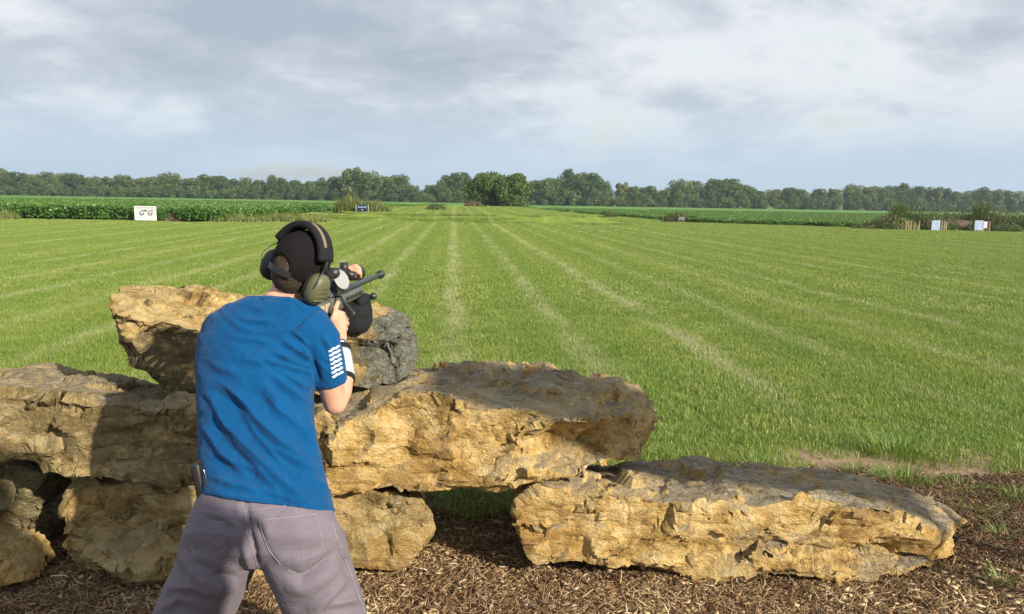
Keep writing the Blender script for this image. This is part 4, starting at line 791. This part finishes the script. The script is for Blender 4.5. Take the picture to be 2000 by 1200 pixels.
def fold_disp(V, N_, folds, amp):
    px, py = proj(V); d = np.zeros(len(V)); toc = V - np.array([0, 0, EYE]); toc /= np.linalg.norm(toc, axis=1)[:, None]; facing = np.clip(-(toc * N_).sum(1) * 2.2, 0, 1)
    for pts, a, s0 in folds:
        best = np.full(len(V), 1e9); tp = np.zeros(len(V)); sg = np.zeros(len(V)); n = len(pts) - 1
        for i in range(n):
            A = np.array(pts[i], float); D = np.array(pts[i + 1], float) - A; L2 = (D ** 2).sum(); q = np.stack([px, py], -1) - A
            t_ = np.clip((q @ D) / L2, 0, 1); s1 = s0 * 1.35; e = q - t_[:, None] * D; dd = np.hypot(e[:, 0], e[:, 1]); k = dd < best
            best = np.where(k, dd, best); tp = np.where(k, (i + t_) / n, tp); sg = np.where(k, np.sign(D[0] * q[:, 1] - D[1] * q[:, 0]), sg)
        sd = best * sg; env = np.sin(np.pi * np.clip(tp, 0.02, 0.98)) ** 0.6
        d += a * env * (1.15 * np.exp(-(np.abs(sd) / (0.75 * s1)) ** 1.25) - 0.75 * np.exp(-((sd - 1.7 * s1) / (1.2 * s1)) ** 2))
    return d * amp * facing
ppx, ppy = proj(V); dg_ = (ppx * 0.65 - ppy * 0.75) / 26.0; al = (ppx * 0.75 + ppy * 0.65) / 90.0
d = fold_disp(V, N_, FOLDS, 0.017) + 0.0035 * fbm(np.column_stack([dg_, al, V[:, 1] * 5]), 3) + 0.003 * fbm(V * 7, 3) + 0.0022 * fbm(np.column_stack([dg_ * 2.2, al * 1.5, V[:, 1] * 9]) + 7, 3) + 0.0009 * fbm(V * 40, 2)
setco(me, V + N_ * d[:, None]); shirt = link('shirt', me, M_shirt, man, True)
def bvh_of(me):
    return BVHTree.FromPolygons([v.co.copy() for v in me.vertices], [tuple(p.vertices) for p in me.polygons])
def hit(bv, px, py, off):
    v = (CM @ Vector(((px - 1000) / F, (600 - py) / F, -1))).normalized(); loc, n, i, dd = bv.ray_cast(Vector((0, 0, EYE)), v)
    if loc is None: return None
    return loc + (n if n.dot(v) < 0 else -n) * off
def ribbon(name, bv, pts, wpx, off, mat, parent, step=3, thick=0.0):
    """thin strip lying on a surface along the traced line"""
    P2 = []
    for (x0, y0), (x1, y1) in zip(pts, pts[1:]):
        L_ = math.hypot(x1 - x0, y1 - y0); n = max(1, int(L_ / step))
        for k in range(n): P2.append((x0 + (x1 - x0) * k / n, y0 + (y1 - y0) * k / n))
    P2.append(pts[-1]); Vv, Fq = [], []
    for i, (x, y) in enumerate(P2):
        a, b_ = P2[max(0, i - 1)], P2[min(len(P2) - 1, i + 1)]; dx, dy = b_[0] - a[0], b_[1] - a[1]; L_ = math.hypot(dx, dy) or 1; nx_, ny_ = -dy / L_ * wpx / 2, dx / L_ * wpx / 2
        h0, hm, h1 = hit(bv, x + nx_, y + ny_, off * 0.4), hit(bv, x, y, off), hit(bv, x - nx_, y - ny_, off * 0.4)
        if h0 is None or h1 is None or hm is None: continue
        Vv += [h0, hm, h1]
    n = len(Vv) // 3
    if n < 2: return None
    Fq = [(3 * i + j, 3 * i + j + 1, 3 * i + 4 + j, 3 * i + 3 + j) for i in range(n - 1) for j in (0, 1)]
    return link(name, mesh(name, [tuple(v) for v in Vv], [np.array(Fq)]), mat, parent, True)
def patch(name, bv, poly, off, mat, parent, step=5):
    xs = [p[0] for p in poly]; ys = [p[1] for p in poly]; pts = []; n = len(poly)
    for i in range(n):
        (x0, y0), (x1, y1) = poly[i], poly[(i + 1) % n]; k = max(1, int(math.hypot(x1 - x0, y1 - y0) / step))
        for j in range(k): pts.append((x0 + (x1 - x0) * j / k, y0 + (y1 - y0) * j / k))
    nb = len(pts)
    def inside(x, y):
        c_ = False
        for i in range(nb):
            (x0, y0), (x1, y1) = pts[i], pts[(i + 1) % nb]
            if (y0 > y) != (y1 > y) and x < (x1 - x0) * (y - y0) / (y1 - y0) + x0: c_ = not c_
        return c_
    allp = list(pts)
    for yy in np.arange(min(ys) + step * .6, max(ys), step):
        for xx in np.arange(min(xs) + step * .6, max(xs), step):
            if inside(xx, yy) and min((xx - a) ** 2 + (yy - b_) ** 2 for a, b_ in pts) > (step * .45) ** 2: allp.append((xx, yy))
    r = delaunay_2d_cdt([Vector(p) for p in allp], [], [list(range(nb))], 1, 1e-4); vs = r[0]; co = []
    bnd = set(range(nb))
    for i, v in enumerate(vs):
        h = hit(bv, v.x, v.y, off * (0.1 if i < nb else 1)); co.append(h)
    tris = [f for f in r[2] if all(co[i] is not None for i in f)]; co = [tuple(c_) if c_ is not None else (0, 0, 0) for c_ in co]
    return link(name, mesh(name, co, [np.array([f for f in tris if len(f) == 3])]), mat, parent, True)
bv = bvh_of(me)
ribbon('collar', bv, [(512, 584), (527, 577), (545, 577), (563, 583), (580, 592), (596, 606)], 7, 0.004, M_shirt, shirt)
ribbon('hem', bv, [(398, 962), (430, 968), (480, 972), (530, 978), (575, 986), (610, 994), (646, 996)], 3, 0.0025, M_shirt, shirt)
ribbon('sleeve_hem', bv, [(622, 756), (640, 752), (656, 743), (667, 731)], 4, 0.003, M_shirt, shirt)
for k in range(7):
    y0 = 682 + k * 8.4; x0 = 644 + k * 1.2
    ribbon('flag_stripe', bv, [(x0 - 2, y0 + 5), (x0 + 3, y0 + 3), (x0 + 7, y0 - 1), (x0 + 12, y0 - 1.5), (x0 + 16, y0 - 5), (x0 + 19, y0 - 6)], 4.2, 0.0016, M_print, shirt, step=1)
# --- trousers
bm = B()
loft(bm, [rrow(930, 968, 404, 640, 2.42, .115), rrow(965, 1000, 392, 650, 2.395, .128), rrow(1000, 1022, 378, 660, 2.375, .138), rrow(1040, 1050, 362, 670, 2.365, .145), rrow(1080, 1085, 350, 680, 2.37, .14), rrow(1108, 1110, 352, 678, 2.38, .10)], 36)
def leg(pts):
    rings = []
    for xl, xr, y, Yc in pts:
        a0, a1 = P(xl, y, Yc), P(xr, y, Yc); a = (a1 - a0) / 2; rings.append(((a0 + a1) / 2, a, Vector((0, a.length * 1.0, 0)), 0.95))
    loft(bm, rings, 28)
leg([(362, 520, 1050, 2.38), (346, 506, 1095, 2.385), (324, 486, 1140, 2.40), (298, 458, 1200, 2.42), (285, 425, 1270, 2.44), (285, 400, 1330, 2.42), (300, 385, 1385, 2.40)])
leg([(502, 672, 1050, 2.38), (516, 682, 1095, 2.38), (536, 697, 1140, 2.39), (560, 715, 1200, 2.41), (585, 725, 1270, 2.44), (605, 728, 1330, 2.44), (620, 725, 1385, 2.44)])
me = remesh(bm, 0.0065, 6, 'trousers'); V = coords(me); N_ = normals(me)
PF = [([(480, 985), (484, 1030), (496, 1075), (505, 1112)], -1.3, 6), ([(600, 1200), (640, 1165), (680, 1125)], 1.2, 9), ([(560, 1118), (590, 1126), (625, 1105), (650, 1080)], -1.1, 10), ([(380, 1095), (420, 1125), (470, 1130)], -0.9, 9), ([(320, 1150), (380, 1145), (440, 1170)], .7, 9),
      ([(400, 1000), (440, 1010), (470, 1030)], .4, 7), ([(500, 1010), (515, 1025), (530, 1050)], .5, 6), ([(640, 1190), (675, 1175), (705, 1170)], .8, 7), ([(345, 1080), (365, 1100), (385, 1130)], .6, 7), ([(655, 1045), (680, 1090), (700, 1150)], .4, 5), ([(505, 1120), (520, 1160), (525, 1200)], .5, 8), ([(310, 1190), (350, 1170), (400, 1185)], .6, 8)]
d = fold_disp(V, N_, PF, 0.018) + 0.0045 * fbm(V * 6 + 3, 3) + 0.0012 * fbm(V * 25, 2); setco(me, V + N_ * d[:, None]); trou = link('trousers', me, M_pants, man, True); bv = bvh_of(me)
patch('pocket', bv, [(392, 1002), (408, 1015), (440, 1020), (443, 1060), (445, 1103), (420, 1118), (398, 1128), (384, 1105), (374, 1060), (380, 1030)], 0.003, M_pants, trou)
patch('pocket', bv, [(507, 1016), (560, 1010), (618, 1005), (625, 1040), (636, 1085), (622, 1100), (585, 1120), (545, 1100), (520, 1060)], 0.003, M_pants, trou)
for ln in ([(396, 1006), (410, 1018), (440, 1020), (443, 1060), (445, 1103)], [(445, 1103), (420, 1117), (398, 1127), (384, 1100), (374, 1064)], [(507, 1017), (560, 1011), (618, 1005)], [(507, 1017), (514, 1045), (525, 1075), (548, 1102)], [(618, 1005), (626, 1045), (636, 1088)], [(636, 1088), (610, 1110), (585, 1122), (562, 1114)],
           [(424, 991), (478, 1000)], [(478, 1000), (545, 990), (560, 988)], [(482, 985), (478, 1000), (482, 1040), (495, 1080), (503, 1112)], [(648, 1020), (664, 1075), (684, 1120), (700, 1165), (712, 1198)]):
    ribbon('seam', bv, ln, 1.8, 0.0035, M_stitch, trou)
# --- body
bm = B()
ball(bm, (0, 0.005, 0.040), (.076, .096, .098), HMat, 4); ball(bm, (0, .045, -.035), (.058, .058, .075), HMat, 3); ball(bm, (0, .075, -.085), (.028, .024, .022), HMat, 2); ball(bm, (0, .035, .02), (.068, .062, .06), HMat, 3)
tube(bm, [hl(0, .095, .03), hl(0, .118, -.015)], [.008, .014], 10); ball(bm, (0, .100, -.048), (.022, .010, .008), HMat, 2)
for s in (-1, 1): ball(bm, (s * .079, -.005, -.002), (.010, .020, .030), HMat, 2); ball(bm, (s * .030, .092, .028), (.012, .008, .008), HMat, 2)
tube(bm, [hl(0, -.02, -.02), P(566, 566, 2.665), P(552, 588, 2.655), P(535, 640, 2.65)], [.062, .060, .066, .09], 20)
tube(bm, [P(535, 640, 2.65), P(505, 760, 2.57), P(520, 940, 2.43), P(520, 1030, 2.40)], [.10, .105, .10, .10], 16)
for xs in ((450, 405, 375, 345, 352), (590, 615, 640, 668, 676)): tube(bm, [P(xs[0], 1050, 2.39), P(xs[1], 1120, 2.40), P(xs[2], 1200, 2.43), P(xs[3], 1330, 2.43), P(xs[4], 1400, 2.42)], [.085, .085, .075, .05, .04], 14)
# right arm
EL = P(655, 790, 2.625); FM = P(668, 738, 2.70); WR = P(664, 672, 2.80)
tube(bm, [P(535, 640, 2.63), P(612, 655, 2.61)], [.07, .052], 16)
tube(bm, [P(612, 655, 2.61), P(634, 705, 2.605), P(643, 745, 2.605), P(654, 788, 2.625)], [.052, .046, .045, .040], 18)
tube(bm, [EL, P(663, 765, 2.655), FM, P(667, 700, 2.755), WR], [.038, .043, .042, .033, .025], 18)
KN = P(663, 617, 2.895)
def vtube(pts, rad, n=10): tube(bm, pts, rad, n)
HANDUP = Vector((1, 0, 0))
tube(bm, [WR, P(661, 650, 2.845), P(660, 632, 2.875), P(660, 620, 2.885)], [.026, .031, .034, .029], 16, flat=0.75)
for k, (px_, py_) in enumerate([(668, 613), (672, 622), (673, 632), (671, 642)]):
    L_ = (1.0, 1.1, 1.03, .85)[k]; a = P(px_ - 6, py_ + 2, 2.88); b_ = P(px_, py_, 2.905); c_ = b_ + Vector((.004, .030 * L_, -.006)); d_ = c_ + Vector((-.024 * L_, .014, -.006)); e_ = d_ + Vector((-.018 * L_, -.012, -.004))
    vtube([a, b_, c_, d_, e_], [.0105, .0105, .0095, .0085, .0075])
vtube([P(652, 640, 2.865), P(650, 622, 2.865), P(655, 604, 2.875), P(660, 591, 2.895)], [.016, .0125, .0105, .0085])
# left arm reaching forward to the scope
LH = P(684, 527, 3.17)
tube(bm, [P(535, 640, 2.65), P(440, 650, 2.68)], [.07, .062], 16); tube(bm, [P(440, 650, 2.68), P(475, 655, 2.88), P(560, 618, 3.02)], [.062, .05, .040], 16)
tube(bm, [P(560, 618, 3.02), P(610, 580, 3.08), P(660, 540, 3.14), P(672, 532, 3.16)], [.040, .042, .030, .026], 16)
tube(bm, [P(672, 532, 3.16), P(680, 529, 3.17), P(687, 526, 3.175)], [.024, .028, .026], 14, flat=0.7)
for k in range(4):
    a = P(687 + k * 1.0, 522 + k * 4.0, 3.165 - k * .004); b_ = P(696 + k * 1.2, 520 + k * 4.0, 3.16 - k * .004); c_ = P(702 + k * .8, 524 + k * 3.8, 3.155 - k * .004); d_ = P(703 + k * .4, 531 + k * 3.4, 3.165 - k * .003)
    tube(bm, [a, b_, c_, d_], [.0105, .010, .009, .008], 10)
tube(bm, [P(676, 530, 3.15), P(684, 536, 3.125), P(693, 540, 3.12)], [.013, .011, .009], 10)
me = remesh(bm, 0.0042, 3, 'body'); V = coords(me); N_ = normals(me); setco(me, V + N_ * (0.0010 * fbm(V * 30, 3))[:, None]); link('body', me, M_skin, man, True)
# --- hair, cap, ear defenders
def shell(name, c_, rad, mat, parent, keep, sub=5, thick=0.0, disp=0.0, fr=60):
    bm = B(); ball(bm, (0, 0, 0), (1, 1, 1), None, sub); V0 = [v.co.copy() for v in bm.verts]
    for v in bm.verts: v.co = Vector((c_[0] + v.co.x * rad[0], c_[1] + v.co.y * rad[1], c_[2] + v.co.z * rad[2]))
    dl = [f for f in bm.faces if not keep(f.calc_center_median())]; bmesh.ops.delete(bm, geom=dl, context='FACES')
    if disp:
        for v in bm.verts: v.co *= 1 + disp * mnoise.noise(v.co * fr)
    if thick:
        bmesh.ops.recalc_face_normals(bm, faces=bm.faces); bmesh.ops.solidify(bm, geom=bm.faces[:], thickness=thick)
    bmesh.ops.transform(bm, matrix=HMat, verts=bm.verts); return bobj(name, bm, mat, parent)
shell('hair', (0, -.004, .022), (.081, .102, .112), M_hair, man, lambda c: c.z > -.070 + max(0, abs(c.x) - .035) * .8 and (c.y < 0.02 or c.z > .05) and not (c.z < -.02 and c.y > -.015), disp=0.03, fr=120)
def arch(c): return c.y < -.05 and abs(c.x - .004) < .036 and .008 < c.z < .060 - (c.x - .004) ** 2 * 18
def crease(name):
    m = bpy.data.materials.new(name); m.use_nodes = True; t = NT(m.node_tree); b = t.n['Principled BSDF']; b.inputs['Base Color'].default_value = (0.016, 0.014, 0.018, 1); b.inputs['Roughness'].default_value = 0.9; b.inputs['Specular IOR Level'].default_value = 0.15
    wv = t.new('ShaderNodeTexWave'); wv.inputs['Scale'].default_value = 60; wv.inputs['Distortion'].default_value = 0.6; t.link(t.mapping(t.obj(), rot=(0, R(17), R(-24))), wv.inputs['Vector'])
    c = t.ramp(wv.outputs['Fac'], [(0.35, (0.007, 0.006, 0.007)), (0.9, (0.016, 0.013, 0.015))]); t.link(c, b.inputs['Base Color'])
    bn = t.new('ShaderNodeBump'); bn.inputs['Distance'].default_value = 0.0012; t.link(wv.outputs['Fac'], bn.inputs['Height']); t.link(bn.outputs[0], b.inputs['Normal']); return m
cap = shell('cap', (0, 0, .040), (.090, .110, .112), crease('cap_mesh'), man, lambda c: c.z > -.012 and not arch(c), 6, 0.002)
bm = B()
for k in range(13):
    a = R(-60 + 10 * k)
rows = []
for k in range(15):
    a = R(-62 + 124 * k / 14); rows.append([bm.verts.new(hl(math.sin(a) * .088, math.cos(a) * .108, .022)), bm.verts.new(hl(math.sin(a) * .080, math.cos(a) * .108 + .065 * math.cos(a) ** .6, .012)), bm.verts.new(hl(math.sin(a) * .080, math.cos(a) * .108 + .065 * math.cos(a) ** .6, .008)), bm.verts.new(hl(math.sin(a) * .088, math.cos(a) * .108, .018))])
for a_, b_ in zip(rows, rows[1:]):
    for j in range(4): bm.faces.new((a_[j], a_[(j + 1) % 4], b_[(j + 1) % 4], b_[j]))
bobj('visor', bm, M_blackf, cap)
def arcband(name, a0, a1, rx, ry, z, hgt, th, mat, parent, n=16, tilt=0):
    bm = B(); rows = []
    for k in range(n + 1):
        a = a0 + (a1 - a0) * k / n; c0 = (math.sin(a), math.cos(a)); rows.append([bm.verts.new(hl(c0[0] * (rx + o), c0[1] * (ry + o), zz)) for o, zz in ((0, z - hgt / 2), (th, z - hgt / 2), (th, z + hgt / 2), (0, z + hgt / 2))])
    for a_, b_ in zip(rows, rows[1:]):
        for j in range(4): bm.faces.new((a_[j], a_[(j + 1) % 4], b_[(j + 1) % 4], b_[j]))
    bm.faces.new(rows[0]); bm.faces.new(rows[-1][::-1]); return bobj(name, bm, mat, parent, False)
arcband('strap', R(180 - 34), R(180 + 34), .0885, .1085, .002, .020, .003, M_blackp, cap)
# ear defenders: padded band across the crown, two cups, wire yokes
NB = 26; bm = B(); rings = []
for k in range(NB + 1):
    a = R(-68 + 136 * k / NB); c_ = hl(math.sin(a) * .108, -.012, .030 + math.cos(a) * .140); rad_ = Vector(r_ * math.sin(a) + u_ * math.cos(a)).normalized()
    rings.append((c_, rad_ * .014, f_ * .036, 0.6))
loft(bm, rings, 20); band = bobj('ear_defenders', bm, M_blackf, man)
bm = B(); rings = []
for k in range(13):
    a = R(2 + 48 * k / 12); c_ = hl(math.sin(a) * .1215, -.026, .030 + math.cos(a) * .1535); rad_ = Vector(r_ * math.sin(a) + u_ * math.cos(a)).normalized(); rings.append((c_, rad_ * .0022, f_ * .007, 0.5))
loft(bm, rings, 12); bobj('name_patch', bm, simple('tan_webbing', (0.20, 0.16, 0.10), 0.8), band)
for s, mt in ((1, M_olivep), (-1, M_blackp)):
    bm = B(); c0 = Vector((s * (.108 if s > 0 else .100), -.010, -.016))
    rings = []
    for q, (o, k) in enumerate(((-.020, .85), (-.010, 1.0), (.010, 1.0), (.022, .88), (.030, .62), (.033, .25))):
        rings.append((hl(c0.x + s * o, c0.y, c0.z), f_ * .044 * k, u_ * .056 * k, 0.85))
    loft(bm, rings, 28); cup = bobj('ear_cup', bm, mt, band)
    bm = B(); rings = [(hl(c0.x - s * .020, c0.y, c0.z), f_ * .042, u_ * .052, .85), (hl(c0.x - s * .028, c0.y, c0.z), f_ * .040, u_ * .050, .85), (hl(c0.x - s * .034, c0.y, c0.z), f_ * .030, u_ * .040, .85)]; loft(bm, rings, 24); bobj('ear_cushion', bm, M_blackf, cup)
    bm = B()
    for k in range(4):
        z = -.030 + k * .016; tube(bm, [hl(c0.x + s * (.028 - .3 * abs(z) * .3), c0.y - .026, c0.z + z - .004), hl(c0.x + s * .034, c0.y, c0.z + z), hl(c0.x + s * (.028 - .3 * abs(z) * .3), c0.y + .026, c0.z + z - .004)], .0032, 8)
    bobj('ribbing', bm, mt, cup)
    bm = B(); top = hl(s * .112, -.012, .062)
    tube(bm, [top, hl(s * .122, -.034, .045), hl(s * .130, -.052, .010), hl(s * .118, -.050, -.020)], .0022, 8); tube(bm, [top, hl(s * .122, .012, .045), hl(s * .130, .030, .010), hl(s * .118, .028, -.020)], .0022, 8); tube(bm, [hl(s * .108, -.012, .085), top], .006, 8)
    bobj('wire_yoke', bm, M_gun, cup)
# watch and forearm sleeve
def along(a, b_, t0, t1, r0_, r1_, flat=1.0):
    bm = B(); tube(bm, [a.lerp(b_, t0), a.lerp(b_, (t0 + t1) / 2), a.lerp(b_, t1)], [r0_, (r0_ + r1_) / 2, r1_], 24, flat=flat, round_ends=False); return bm
bobj('watch', along(WR, FM, -.03, .08, .0285, .0295), M_steel, man); MP = P(667, 700, 2.755)
cf_ = bobj('wrist_coach', along(MP, FM, -.35, .98, .0345, .0462), M_white, man); bobj('trim', along(MP, FM, -.62, -.34, .0335, .0360), M_blackf, cf_); bobj('trim', along(MP, FM, .96, 1.18, .0465, .0470), M_blackf, cf_)
# holster clip on the left hip
hc = P(393, 938, 2.36); bm = B(); box(bm, (0, 0, 0), (.028, .06, .125), Matrix.Translation(hc) @ Matrix.Rotation(R(-8), 4, 'Y'), .008); hs = bobj('holster', bm, M_blackp, man)
bm = B(); tube(bm, [P(398, 918, 2.322), P(404, 940, 2.318), P(400, 950, 2.318), P(406, 972, 2.325)], .0016, 6); bobj('clip', bm, M_steel, hs)
for xs in (352, 676):
    q = P(xs, 1400, 2.42); bm = B(); ball(bm, (q.x, 2.50, .045), (.052, .14, .045)); ball(bm, (q.x, 2.42, .09), (.05, .06, .08)); box(bm, (q.x, 2.49, .012), (.098, .27, .024), bev=.01); me = remesh(bm, .006, 3, 'boot'); link('boot', me, M_boot, man, True)

# ------------------------------------------------------------------ rifle
B0 = P(602, 604, 2.74); B1 = P(745, 541, 3.92); AX = (B1 - B0).normalized(); LN = (B1 - B0).length; SD = AX.cross(Vector((0, 0, 1))).normalized(); UP = SD.cross(AX).normalized()
RM = Matrix((AX, SD, UP)).transposed().to_4x4(); RM.translation = B0
def rp(s, l, v): return RM @ Vector((s, l, v))
rifle = empty('rifle', tuple(B0)); tag(rifle, 'scoped bolt action rifle the man aims over the black bag', 'rifle')
bm = B(); box(bm, (.015, 0, -.025), (.03, .04, .13), RM, .008); bobj('butt_pad', bm, M_blackf, rifle)
bm = B(); box(bm, (.15, 0, -.02), (.24, .036, .055), RM, .010); box(bm, (.09, 0, -.055), (.10, .030, .06), RM, .008); box(bm, (.16, 0, .03), (.14, .042, .028), RM, .010); box(bm, (.33, 0, -.022), (.20, .044, .060), RM, .008); box(bm, (.55, 0, -.018), (.34, .048, .045), RM, .010); stock = bobj('stock', bm, M_stock, rifle)
bm = B()
for k in range(4): box(bm, (.44 + k * .07, .026, -.018), (.045, .006, .016), RM, .002)
bobj('slot', bm, M_blackp, stock, False)
bm = B(); box(bm, (.10, .020, -.02), (.05, .006, .035), RM, .002); box(bm, (.17, .020, -.02), (.05, .006, .035), RM, .002); bobj('trim', bm, M_tan, stock, False)
bm = B(); tube(bm, [rp(.27, 0, -.05), rp(.245, 0, -.13)], [.020, .019], 14); bobj('grip', bm, M_blackp, rifle)
bm = B(); box(bm, (.37, 0, -.10), (.07, .026, .10), RM, .006); bobj('magazine', bm, M_blackp, rifle)
bm = B(); tube(bm, [rp(.27, 0, .012), rp(.50, 0, .012)], [.018, .018], 18); bobj('receiver', bm, M_gun, rifle)
bm = B(); tube(bm, [rp(.48, 0, .014), rp(.60, 0, .014), rp(LN - .07, 0, .014)], [.0155, .0145, .0125], 18); bobj('barrel', bm, M_gun, rifle)
bm = B(); tube(bm, [rp(LN - .075, 0, .014), rp(LN - .05, 0, .014)], [.017, .017], 16, round_ends=False); tube(bm, [rp(LN - .045, 0, .014), rp(LN - .02, 0, .014)], [.021, .021], 16, round_ends=False); tube(bm, [rp(LN - .05, 0, .014), rp(LN + .0, 0, .014)], [.014, .014], 16, round_ends=False); tube(bm, [rp(LN - .014, 0, .014), rp(LN, 0, .014)], [.021, .02], 16, round_ends=False); bobj('muzzle_brake', bm, M_gun, rifle)
sa, sb = P(648, 534, 2.96), P(699, 533, 3.27); sd_ = (sb - sa).normalized(); L_ = (sb - sa).length
def sp_(t_): return sa.lerp(sb, t_)
bm = B(); tube(bm, [sp_(0), sp_(.22), sp_(.28), sp_(.66), sp_(.74), sp_(1)], [.022, .022, .017, .018, .033, .034], 22, round_ends=False); tube(bm, [sp_(.45), sp_(.45) + Vector((0, 0, .042))], [.018, .017], 14, round_ends=False); tube(bm, [sp_(.45), sp_(.45) + Vector((.045, 0, -.012))], [.018, .017], 14, round_ends=False); scope = bobj('scope', bm, M_blackp, rifle)
for s in (.29, .39): bm = B(); box(bm, (s, .010, .045), (.02, .03, .06), RM, .004); bobj('scope_mount', bm, M_gun, scope)
dc = P(667, 546, 2.99); dn = Vector((.25, -1, .15)).normalized(); bm = B(); da = Vector((-.45, 0, .9)).normalized(); da = (da - dn * da.dot(dn)).normalized(); db = dn.cross(da); loft(bm, [(dc, da * .040, db * .026), (dc + dn * .003, da * .040, db * .026)], 28); bobj('lens_cap', bm, simple('lens_cap_grey', (0.36, 0.37, 0.38), 0.5), scope, False)
bm = B(); tube(bm, [rp(.30, .01, .008), P(666, 580, 2.98), P(673, 594, 2.93)], [.005, .0048, .005], 10); tube(bm, [P(673, 593, 2.93), P(690, 613, 2.90)], [.0085, .0095], 14); bh = bobj('bolt_handle', bm, M_gun, rifle)
bm = B()
for k in range(6): c_ = P(673 + 15 * (k + 1) / 7, 593 + 18 * (k + 1) / 7, 2.93 - .03 * (k + 1) / 7); dd = (P(690, 613, 2.90) - P(673, 593, 2.93)).normalized(); tube(bm, [c_ - dd * .0014, c_ + dd * .0014], [.0108, .0108], 14, round_ends=False)
bobj('knurling', bm, M_blackp, bh)
bm = B(); tube(bm, [rp(.70, .01, -.045), P(722, 582, 3.50), P(730, 579, 3.50)], [.006, .006, .006], 10); tube(bm, [P(729, 579, 3.47), P(729, 579, 3.50)], [.017, .017], 18, round_ends=False); tube(bm, [P(716, 585, 3.47), P(716, 585, 3.50)], [.012, .012], 14, round_ends=False); bobj('bipod', bm, M_gun, rifle)
# ------------------------------------------------------------------ shooting bag
bc = P(694, 618, 3.44); bm = B(); box(bm, tuple(bc), (.135, .20, .155), bev=.045); ball(bm, (bc.x - .035, bc.y, bc.z + .075), (.032, .10, .035)); ball(bm, (bc.x + .035, bc.y, bc.z + .075), (.032, .10, .03)); me = remesh(bm, .006, 4, 'shooting_bag'); V = coords(me); N_ = normals(me)
setco(me, V + N_ * (0.006 * fbm(V * 14, 3) + 0.0018 * pn(np.column_stack([V[:, 0] * 12, V[:, 1] * 12, V[:, 2] * 90])))[:, None]); o = link('shooting_bag', me, M_blackf, smooth=True); tag(o, 'black fabric shooting bag on the topmost boulder, under the rifle\'s fore-end', 'shooting bag')

# ------------------------------------------------------------------ haze
bm = B(); box(bm, (0, 420, 13.0), (1900, 1100, 30.0)); hz = bpy.data.materials.new('haze'); hz.use_nodes = True; t = NT(hz.node_tree); t.n.clear()
pv = t.new('ShaderNodeVolumePrincipled'); pv.inputs['Color'].default_value = (0.72, 0.86, 1.0, 1); pv.inputs['Density'].default_value = 0.00034; pv.inputs['Anisotropy'].default_value = 0.3
o_ = t.new('ShaderNodeOutputMaterial'); t.link(pv.outputs[0], o_.inputs['Volume']); o = bobj('haze', bm, hz, None, False); tag(o, 'thin pale morning haze over the fields', 'haze', kind='stuff')
